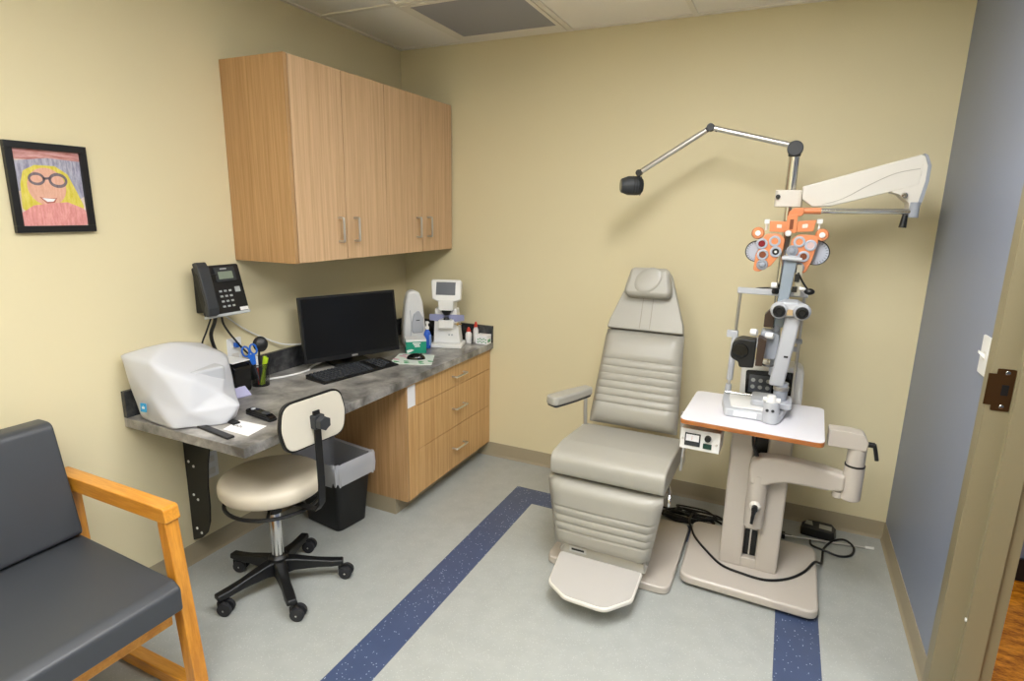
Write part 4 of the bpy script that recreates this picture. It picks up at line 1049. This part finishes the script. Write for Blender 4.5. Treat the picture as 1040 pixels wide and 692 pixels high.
# console behind the slit lamp, on top of the column
m = MB(); m.prism(rpoly([(2.045, .72-.02), (2.295, .7), (2.288, .865), (2.258, .878), (2.06, .862), (2.04, .845)], [0, 0, .03, .03, .02, .02], 5), 'y', -.375, -.25); cs = m.build('console_housing', M_white, t, bev=.012, seg=4)
m = MB(); m.prism(rpoly([(2.068, .715), (2.262, .715), (2.252, .853), (2.062, .842)], .012), 'y', -.379, -.375); m.build('console_face', M_blackg, cs)
m = MB(); m.box(2.078, 2.17, -.383, -.379, .745, .825); kp_ = m.build('keypad', M_lcd, cs)
m = MB()
for i in range(3):
    for z in (.772, .802): m.lathe((2.095+i*.03, -.383, z), [(.009, 0), (.008, .0015), (0, .002)], (0, -1, 0), 16)
m.build('keypad_button', M_tag, kp_, split=True)
# pole
PX, PY = 2.152, -.33
m = MB(); m.cyl((PX, PY, .865), (PX, PY, 1.54), .013, n=24); m.build('lower_pole', M_chrome, t)
m = MB(); m.cyl((PX, PY, 1.605), (PX, PY, 1.735), .021, n=24); m.build('upper_pole', M_chrome, t)
m = MB(); m.prism(rect(2.098, 2.2, -.385, -.275, .02), 'z', 1.538, 1.605); cl = m.build('arm_collar', M_cream2, t, bev=.004)
m = MB(); m.lathe((2.11, -.385, 1.578), [(.009, 0), (.009, .008), (0, .01)], (0, -1, 0), 16); m.build('collar_knob', M_black, cl)
# big counterbalance arm
P = rpoly([(2.195, 1.617), (2.574, 1.731), (2.585, 1.712), (2.579, 1.622), (2.301, 1.542), (2.239, 1.539), (2.200, 1.567)], [.006, .006, .006, .01, .006, .01, .01])
m = MB(); m.prism(P, 'y', -.41, -.31); ba = m.build('balance_arm', M_cream2, t, bev=.005)
m = MB(); m.tube([(2.27, -.411, 1.548), (2.34, -.411, 1.572), (2.42, -.411, 1.622), (2.50, -.411, 1.664), (2.575, -.411, 1.68)], .0012, 6, smooth=5); m.build('seam', mat('arm_seam_grey', '#AFA99F', .6), ba)  # thin line in a darker grey along the arm
P = rpoly([(2.575, 1.731), (2.587, 1.72), (2.597, 1.69), (2.597, 1.635), (2.588, 1.57), (2.575, 1.53), (2.560, 1.53), (2.556, 1.558), (2.52, 1.590), (2.49, 1.597), (2.572, 1.622), (2.582, 1.66)], .005)
m = MB(); m.prism(P, 'y', -.409, -.311); m.build('arm_end_housing', M_cream2, t, bev=.004)
P = rpoly([(2.576, 1.736), (2.592, 1.727), (2.607, 1.69), (2.607, 1.635), (2.598, 1.57), (2.585, 1.515), (2.574, 1.515), (2.586, 1.57), (2.596, 1.635), (2.596, 1.69), (2.586, 1.718)], .003)
m = MB(); m.prism(P, 'y', -.413, -.307); m.build('arm_end_rim', M_greyp, t, bev=.002)
m = MB(); m.lathe((2.538, -.413, 1.585), [(.01, 0), (.01, .01), (.006, .014), (0, .014)], (0, -1, 0), 18); m.build('arm_screw', M_chrome, t)
m = MB(); m.cyl((2.573, -.43, 1.505), (2.573, -.43, 1.56), .016, n=20); m.box(2.562, 2.584, -.43, -.40, 1.51, 1.55); m.build('rod_clamp', M_greyp, t, bev=.002)
m = MB(); m.cyl((2.548, -.43, 1.515), (2.545, -.43, 1.468), .009, .013, n=16); m.build('clamp_handle', M_black, t)
m = MB(); m.cyl((2.225, -.43, 1.524), (2.562, -.43, 1.526), .0105, n=20); m.build('phoropter_rod', M_chrome, t)

# ------------------------------------------------------------------ overhead lamp
t = thing('overhead_lamp', 'black head exam lamp on jointed silver arms above the exam chair', 'lamp', (PX, PY, 1.735))
JA = Vector((PX, PY, 1.768)); JB = Vector((1.818, -.335, 1.862)); JC = Vector((1.525, -.335, 1.68))
m = MB(); m.cyl(JA+Vector((0, -.028, 0)), JA+Vector((0, .028, 0)), .03, n=28); m.cyl(JA+Vector((.0, 0, -.03)), JA, .024, n=20); m.build('base_joint', M_dgrey, t, bev=.004)
def arm2(a, b_, name): m = MB(); d = (b_-a).normalized(); m.cyl(a+d*.02, b_-d*.015, .0115, n=16); m.build(name, M_alu, t)
arm2(JA+Vector((0, 0, .01)), JB, 'upper_arm'); arm2(JB, JC, 'lower_arm')
m = MB(); m.cyl(JB+Vector((0, -.016, 0)), JB+Vector((0, .016, 0)), .016, n=20); m.cyl(JB, JB+(JA-JB).normalized()*.032, .011, n=14); m.cyl(JB, JB+(JC-JB).normalized()*.032, .011, n=14); m.build('elbow_joint', M_dgrey, t, bev=.002)
m = MB(); m.cyl(JC+Vector((0, -.013, 0)), JC+Vector((0, .013, 0)), .014, n=16); m.cyl(JC, JC+(JB-JC).normalized()*.028, .0105, n=14); m.cyl(JC, JC+Vector((-.006, 0, -.03)), .008, n=12); m.build('head_joint', M_black, t, bev=.002)
hc = Vector((1.499, -.335, 1.624))
ax = Vector((-.9, -.43, .0)).normalized()
m = MB(); m.lathe(hc, [(0, -.045), (.028, -.045), (.038, -.036), (.042, -.02), (.042, .022), (.03, .052), (0, .052)], ax, 32)
hd_ = m.build('lamp_head', M_dgrey, t)
m = MB()
for k_ in range(4): m.torus(hc+ax*(-.034+.011*k_), ax, .0413, .0018, 28, 6)
m.build('cooling_ring', M_black, hd_)
m = MB(); m.lathe(hc+ax*.0525, [(.027, 0), (.027, .002), (0, .002)], ax, 24); m.build('lamp_lens', mat('lamp_lens_glass', '#3A3C42', .12), hd_)

# ------------------------------------------------------------------ phoropter
t = thing('phoropter', 'orange phoropter head with pale dials hanging from the stand arm', 'phoropter', (2.164, -.47, 1.28))
S = .00355
def PP(u, v): return (2.164+(u-799)*S, 1.387-((v-250)-.058*(u-799))*.0038)
def poly(ps): return [PP(*q) for q in ps]
yf = -.485
m = MB(); m.prism(rpoly(poly([(796, 219), (806.5, 218), (807, 237), (796, 237)]), .003), 'y', -.475, -.41); br = m.build('bracket', M_orange, t, bev=.002)
m = MB(); m.prism(rpoly(poly([(797, 220), (797, 215), (802, 211.5), (812, 211.5), (812, 219), (806, 221)]), .004), 'y', -.448, -.412); m.build('hanger', M_orange, t, bev=.003)
m = MB(); m.cyl((PP(811, 213)[0], -.43, 1.524), (PP(829, 213)[0], -.43, 1.524), .0125, n=20); m.build('rod_sleeve', M_orange, t)
m = MB(); m.box(PP(799, 0)[0], PP(803.5, 0)[0], -.481, -.475, PP(0, 232)[1]-.16, 1.495) if False else m.prism(poly([(799.3, 223), (803, 223), (803, 233), (799.3, 233)]), 'y', -.478, -.475); m.build('slot', M_orange_d, br)
m = MB(); m.prism(rpoly(poly([(779, 223.8), (796, 225), (796, 236), (779.5, 234.8)]), .003), 'y', -.47, -.44); m.prism(rpoly(poly([(807, 225), (825.5, 224.5), (823.5, 236), (807, 236)]), .003), 'y', -.47, -.44); pb = m.build('level_bar', M_orange, t, bev=.002, split=True)
m = MB(); m.prism(rpoly(poly([(786.5, 227.5), (791.5, 228), (791.5, 231.5), (786.5, 231)]), .002), 'y', -.473, -.47); m.prism(rpoly(poly([(812, 228.5), (817.5, 228), (817.5, 232), (812, 232.3)]), .004), 'y', -.473, -.47); m.build('window', M_cream2, pb, split=True)
def knob(u, v, r, mt, name='knob', y=yf, d=.012, par=t):
    x, z = PP(u, v); m = MB(); m.lathe((x, y, z), [(r*.98, 0), (r, d*.4), (r*.8, d), (0, d*1.1)], (0, -1, 0), 24); return m.build(name, mt, par)
for u, v in ((776, 224.3), (828.7, 226)):
    x, z = PP(u, v); m = MB(); m.prism(rect(x-.0095, x+.0095, z-.009, z+.009, .003), 'y', -.475, -.45); m.cyl((x, -.46, z-.009), (x, -.46, z-.034), .004, n=10); m.build('clamp_knob', M_white, t, bev=.001)
for u, v in ((768, 236), (832.5, 239.7)):
    x, z = PP(u, v); m = MB(); m.lathe((x, -.45, z), [(.02, 0), (.024, .008), (.024, .024), (.02, .03), (0, .03)], (0, -1, 0), 28); e_ = m.build('cylinder_knob', M_orange, t)
    m = MB(); m.lathe((x, -.48, z), [(.0105, 0), (.0105, .006), (0, .009)], (0, -1, 0), 20); m.build('knob_cap', M_white, e_)
# rear discs with tick marks
for u, v, r in ((768, 255.5, .041), (829, 258, .047)):
    x, z = PP(u, v); m = MB(); m.lathe((x, -.435, z), [(0, 0), (r, 0), (r, .007), (0, .007)], (0, -1, 0), 44); ds = m.build('dial_disc', M_dial, t)
    m = MB(); m.torus((x, -.4425, z), (0, 1, 0), r, .0022, 40, 6); m.build('dial_rim', M_dgrey, ds)
    m = MB()
    for k_ in range(24):
        a = 2*PI*k_/24; q = Vector((math.cos(a), 0, math.sin(a))); c = Vector((x, -.4422, z)); w = Vector((-q.z, 0, q.x))*.0006
        p0, p1 = c+q*(r*.74), c+q*(r*.92)
        m.prism([((p0-w).x, (p0-w).z), ((p0+w).x, (p0+w).z), ((p1+w).x, (p1+w).z), ((p1-w).x, (p1-w).z)], 'y', -.4432, -.442)
    m.build('dial_marks', M_dgrey, ds)
def battery(ps, rings, name):
    m = MB(); m.prism(rpoly(poly(ps), .02, 5), 'y', yf, -.443); bt = m.build(name, M_orange, t, bev=.003)
    for u, v, kind in rings:
        x, z = PP(u, v)
        m = MB(); m.lathe((x, yf, z), [(.0215, 0), (.0215, .004), (.0185, .007), (.014, .007), (.0125, .003), (.0125, 0)], (0, -1, 0), 30)
        rg = m.build('lens_ring', M_dial if kind != 'ball' else M_greyp, bt)
        mt = {'red': M_dred, 'orange': M_orange, 'brown': M_orange_d, 'black': M_black, 'ball': M_greyp, 'pink': mat('pale_pink_glass', '#CDB4B4', .3)}[kind]
        if kind == 'ball':
            m = MB(); m.ball((x, yf-.006, z), .0135, 18, (1, .7, 1)); m.build('knob_cap', M_greyp, rg)
        else:
            m = MB(); m.lathe((x, yf-.0005, z), [(.0125, 0), (.0125, .004), (0, .004)], (0, -1, 0), 24); m.build('aperture', mt, rg)
            if kind == 'black':
                m = MB(); m.lathe((x, yf-.0045, z), [(.005, 0), (.005, .001), (0, .001)], (0, -1, 0), 14); m.build('pupil', M_white, rg)
    return bt
b1 = battery([(775, 237), (790, 237), (796.5, 243), (795, 256), (785.5, 270), (774, 276.5), (767, 275.5), (768, 258), (772, 250)],
        [(773.3, 247, 'red'), (786.3, 244.7, 'orange'), (775.3, 258.5, 'brown'), (788.4, 255.7, 'black'), (776, 269, 'ball')], 'left_battery')
b2 = battery([(803, 243), (810, 238.5), (828, 240), (829.5, 247), (826, 264), (820.5, 279.5), (810, 275.5), (807, 262), (802.5, 256)],
        [(811, 246, 'orange'), (822.5, 249.8, 'pink'), (816.8, 261, 'brown'), (813.2, 272.4, 'ball'), (805, 255, 'ball')], 'right_battery')
b1.name = 'lens_battery'; b2.name = 'lens_battery'
knob(799, 237, .0125, M_white, 'center_knob', -.48, .014)
m = MB(); x, z = PP(798.5, 247); m.prism(rpoly(poly([(797, 238), (802, 238), (801, 254), (797.5, 254)]), .002), 'y', -.47, -.445); m.build('nose_bridge', M_brown, t)

# ------------------------------------------------------------------ slit lamp
TZ = .7207
t = thing('slit_lamp', 'grey and black slit lamp microscope on the white swing table', 'slit lamp', (2.12, -.56, TZ))
P = rpoly([(2.01, -.69), (2.215, -.69), (2.235, -.56), (2.25, -.455), (1.985, -.455), (1.99, -.56)], [.02, .03, 0, .02, .02, 0], 4)
m = MB(); m.prism(P, 'z', TZ+.001, TZ+.034); b0 = m.build('base', M_lgrey, t, bev=.006)
m = MB(); m.prism([(2.12+(x-2.12)*.8, -.57+(y+.57)*.82) for x, y in P], 'z', TZ+.034, TZ+.040); m.build('base_cover', M_white, b0, bev=.003)
m = MB(); m.box(2.045, 2.13, -.6915, -.69, TZ+.008, TZ+.028); m.build('label_plate', M_paper, b0)
m = MB(); m.cyl((1.995, -.50, TZ+.045), (2.245, -.50, TZ+.045), .006, n=14); m.build('rail', M_chrome, t)
# chin rest frame
for x0_, x1_ in ((2.002, 2.012), (2.252, 2.249)):
    m = MB(); m.cyl((x0_, -.475, TZ+.03), (x1_, -.475, 1.20), .0062, n=14); m.build('post', M_nickel, t)
m = MB(); m.cyl((2.004, -.475, TZ+.095), (2.008, -.475, 1.01), .0125, n=18); m.cyl((2.001, -.475, TZ+.032), (2.0035, -.475, TZ+.075), .014, .012, n=18); m.build('post_sleeve', M_lgrey, t)
m = MB(); m.box(2.0, 2.262, -.485, -.463, 1.188, 1.212); m.build('forehead_bar', M_lgrey, t, bev=.003)
m = MB(); m.tube([(2.06, -.463, 1.2), (2.08, -.43, 1.203), (2.13, -.415, 1.205), (2.18, -.43, 1.203), (2.2, -.463, 1.2)], .009, 10, smooth=5); m.build('forehead_strap', M_black, t)
m = MB(); m.box(1.975, 2.02, -.485, -.465, 1.0, 1.03); m.box(2.235, 2.262, -.485, -.465, 1.0, 1.02); m.build('height_mark_ring', M_lgrey, t, bev=.004, split=True)
m = MB(); m.box(2.0, 2.255, -.48, -.468, .965, .985); m.prism(rpoly([(2.07, -.47), (2.19, -.47), (2.18, -.42), (2.08, -.42)], .02), 'z', .985, 1.0); m.build('chin_rest', M_lgrey, t, bev=.003)
# joystick / cross slide
m = MB(); m.cyl((2.18, -.682, TZ+.001), (2.178, -.68, TZ+.082), .031, .028, n=28); js = m.build('slide_base', M_lgrey, t, bev=.003)
m = MB(); m.cyl((2.176, -.68, TZ+.082), (2.175, -.68, TZ+.108), .022, .015, n=24); m.cyl((2.145, -.68, TZ+.09), (2.208, -.68, TZ+.09), .0095, n=16); m.build('joystick', M_white, js, bev=.002)
m = MB()
for dx in (-.012, .008): m.lathe((2.177+dx, -.711, TZ+.055), [(.006, 0), (.006, .001), (0, .0015)], (0, -1, 0), 12)
m.build('indicator', M_dgrey, js, split=True)
m = MB(); m.prism(rect(2.10, 2.25, -.63, -.50, .02), 'z', TZ+.041, TZ+.065); m.build('cross_slide', M_lgrey, t, bev=.004)
m = MB(); m.cyl((2.205, -.57, TZ+.06), (2.205, -.57, TZ+.135), .026, n=24); m.build('pivot_column', M_greyp, t)
m = MB(); m.cyl((2.205, -.57, TZ+.105), (2.205, -.57, TZ+.12), .0285, n=24); m.build('pivot_ring', M_nickel, t)
# microscope arm (curved, in y-z with width in x)
m = MB()
prof = [(-.60, .845), (-.545, .845), (-.56, .93), (-.575, 1.0), (-.572, 1.07), (-.572, 1.13), (-.62, 1.13), (-.625, 1.06), (-.622, .98), (-.612, .90)]
m.prism(prof, 'x', 2.182, 2.236); m.warp(lambda c: Vector((c.x+.008-(1.13-c.z)*.11, c.y, c.z)))
ma = m.build('microscope_arm', M_lgrey, t, bev=.010, seg=4)
m = MB(); m.box(2.200, 2.215, -.6215, -.615, .968, .98); m.build('arm_switch', M_black, ma)
m = MB(); m.prism(rpoly([(2.155, 1.13), (2.25, 1.13), (2.262, 1.165), (2.225, 1.185), (2.18, 1.185), (2.143, 1.165)], .01), 'y', -.63, -.52); mh = m.build('microscope_head', M_lgrey, t, bev=.008)
m = MB(); m.box(2.192, 2.212, -.645, -.63, 1.138, 1.158); m.build('focus_mark', mat('brass_mark', '#B9A07A', .4), mh)
for x in (2.165, 2.243):
    m = MB(); m.lathe((x, -.60, 1.152), [(.030, 0), (.032, .02), (.030, .042), (.024, .05), (0, .05)], (0, -1, 0), 28); ey = m.build('eyepiece', M_lgrey, t)
    m = MB(); m.lathe((x, -.65, 1.152), [(.0225, 0), (.022, .012), (.015, .013), (.012, .004), (0, .004)], (0, -1, 0), 26); m.build('eyecup', M_black, ey)
# illumination tower
m = MB(); m.prism([(2.150, 1.07), (2.185, 1.07), (2.207, 1.335), (2.162, 1.335)], 'y', -.54, -.495); it = m.build('illumination_tower', mat('tower_blue_grey', '#8B97A3', .36), t, bev=.004)
m = MB(); m.box(2.157, 2.215, -.545, -.49, 1.337, 1.352); m.cyl((2.152, -.55, 1.345), (2.222, -.55, 1.34), .008, n=14); m.build('tower_cap', M_lgrey, it, bev=.002)
m = MB(); m.prism([(2.21, 1.20), (2.232, 1.20), (2.228, 1.32), (2.208, 1.32)], 'y', -.53, -.505); m.build('tower_slide', M_nickel, it)
m = MB(); m.box(2.205, 2.222, -.55, -.535, 1.255, 1.285); m.box(2.2, 2.218, -.55, -.535, 1.215, 1.235); m.build('slit_control', M_black, it, split=True)
m = MB(); m.cyl((2.145, -.53, 1.235), (2.125, -.53, 1.235), .011, n=16); m.cyl((2.225, -.53, 1.228), (2.255, -.53, 1.226), .007, n=14); m.build('width_knob', M_white, it, split=True)
m = MB(); m.cyl((2.135, -.53, 1.212), (2.15, -.52, 1.21), .011, n=14); m.build('filter_knob', M_black, it)
m = MB(); m.tube([(2.215, -.53, 1.29), (2.235, -.535, 1.255), (2.255, -.54, 1.228)], .0035, 8, smooth=3); m.ball((2.262, -.54, 1.22), .016, 16, (1.2, 1, .8)); m.build('filter_lever', M_black, it)
m = MB(); m.prism(rpoly([(2.115, 1.07), (2.15, 1.07), (2.15, 1.12), (2.138, 1.148), (2.115, 1.12)], .005), 'y', -.56, -.51); m.build('mirror_housing', M_brown, t, bev=.003)
m = MB(); m.cyl((2.165, -.53, .87), (2.165, -.53, 1.08), .012, n=18); m.prism(rpoly([(2.10, .945), (2.175, .945), (2.18, 1.05), (2.11, 1.06)], .012), 'y', -.58, -.5); m.build('illumination_arm', M_greyp, t, bev=.006)
# black camera / lamp housing at the left
m = MB(); m.prism(rpoly([(2.008, .955), (2.014, 1.02), (2.045, 1.034), (2.098, 1.03), (2.098, .922), (2.045, .918), (2.04, .94)], [.025, .025, .02, .006, .006, .014, .01]), 'y', -.66, -.585); lh = m.build('lamp_housing', M_black, t, bev=.012, seg=4)
m = MB(); m.lathe((2.045, -.66, .985), [(.03, 0), (.028, .006), (.012, .008), (0, .006)], (0, -1, 0), 28); m.build('front_lens', M_blackg, lh)
m = MB(); m.prism(rpoly([(2.103, .93), (2.128, .932), (2.134, 1.035), (2.103, 1.045)], .004), 'y', -.655, -.59); m.build('side_plate', M_brown, lh, bev=.002)
m = MB(); m.lathe((2.085, -.60, 1.052), [(.013, -.012), (.015, 0), (.013, .012)], (1, -.3, 0), 18); m.lathe((2.142, -.60, 1.045), [(.012, -.014), (.014, 0), (.012, .014)], (1, -.3, 0), 18); m.build('lock_knob', M_white, lh, split=True)
m = MB(); m.tube([(2.12, -.60, .93), (2.15, -.61, .925), (2.185, -.60, .935)], .004, 8, smooth=3); m.build('cable', M_black, lh)

# ------------------------------------------------------------------ floor things by the stand
def loops(cx, cy, rx, ry, turns, r, z, jit, seed):
    random.seed(seed); P = []
    for k_ in range(turns*10):
        a = 2*PI*k_/10; w = 1+random.uniform(-jit, jit)
        P.append((cx+rx*w*math.cos(a), cy+ry*w*math.sin(a), z+.0052*(k_/10)+random.uniform(0, .003)))
    return P
P = loops(1.86, -.255, .105, .05, 5, .004, .006, .28, 5)
P = [(1.70, -.20, .006), (1.74, -.24, .006)]+P+[(1.97, -.24, .03), (2.03, -.23, .006)]
cable('power_cable', 'tangled black power cord coiled on the floor between chair and stand', P, .0058, M_black, 'cord', 8, 5)
P = loops(1.90, -.235, .10, .035, 3, .004, .030, .3, 11)
cable('signal_cable', 'second black cord heaped on top of the coiled power cord', [(1.72, -.19, .008)]+P+[(2.03, -.20, .012)], .0048, M_black, 'cord', 8, 5)
cable('adapter_cable', 'black cord draped across the stand base and looped on the floor', [(1.885, -.27, .05), (1.88, -.34, .05), (1.90, -.42, .0575), (1.93, -.50, .0575), (1.99, -.59, .0575), (2.06, -.67, .0575), (2.14, -.695, .0575), (2.23, -.70, .0575), (2.31, -.655, .0575), (2.375, -.57, .0575), (2.418, -.47, .0575), (2.45, -.40, .02), (2.46, -.33, .006), (2.47, -.24, .006), (2.51, -.16, .012), (2.56, -.13, .016), (2.595, -.17, .01), (2.58, -.24, .006), (2.53, -.275, .006), (2.47, -.265, .012), (2.42, -.235, .008), (2.415, -.18, .006)], .0052, M_black, 'cord', 8, 6)
t = thing('power_adapter', 'black power adapter box with two pale labels on the floor by the back wall', 'adapter', (2.45, -.1, 0), math.radians(-4), world=False)
m = MB(); m.prism(rpoly([(-.075, -.045), (.07, -.05), (.08, .01), (.06, .055), (-.05, .05), (-.078, .01)], .012), 'z', .001, .045, lambda p, k: (p[0]*(1-.08*k), p[1]*(1-.1*k))); m.build('body', M_black, t, bev=.005)
m = MB(); m.prism([(-.06, -.01), (-.025, -.012), (-.03, .03), (-.055, .03)], 'z', .0455, .0462); m.prism([(.002, -.025), (.055, -.028), (.055, .015), (.002, .018)], 'z', .0455, .0462); m.build('label', mat('grey_label', '#9D9C92', .6), t)
t = thing('metal_rod', 'thin metal rod with a white tip lying on the floor beside the stand', 'rod', (2.47, -.15, 0))
m = MB(); m.cyl((2.29, -.21, .012), (2.645, -.140, .006), .0042, n=10); m.build('shaft', M_nickel, t)
m = MB(); m.cyl((2.645, -.140, .0072), (2.68, -.133, .0072), .0065, n=14); m.build('tip', M_white, t)
m = MB(); m.box(2.285, 2.305, -.225, -.195, .001, .026); m.box(2.305, 2.335, -.2, -.19, .008, .014); m.build('end_fitting', M_black, t, bev=.002)

# ------------------------------------------------------------------ world & view
w = bpy.data.worlds.new('world'); SC.world = w; w.use_nodes = True
w.node_tree.nodes['Background'].inputs[0].default_value = lin('#DDE4EE'); w.node_tree.nodes['Background'].inputs[1].default_value = .15
SC.view_settings.view_transform = 'Standard'; SC.view_settings.look = 'None'; SC.view_settings.gamma = 1
SC.view_settings.exposure = 0; SC.view_settings.use_curve_mapping = False
SC.cycles.max_bounces = 8; SC.cycles.diffuse_bounces = 5; SC.cycles.use_denoising = True
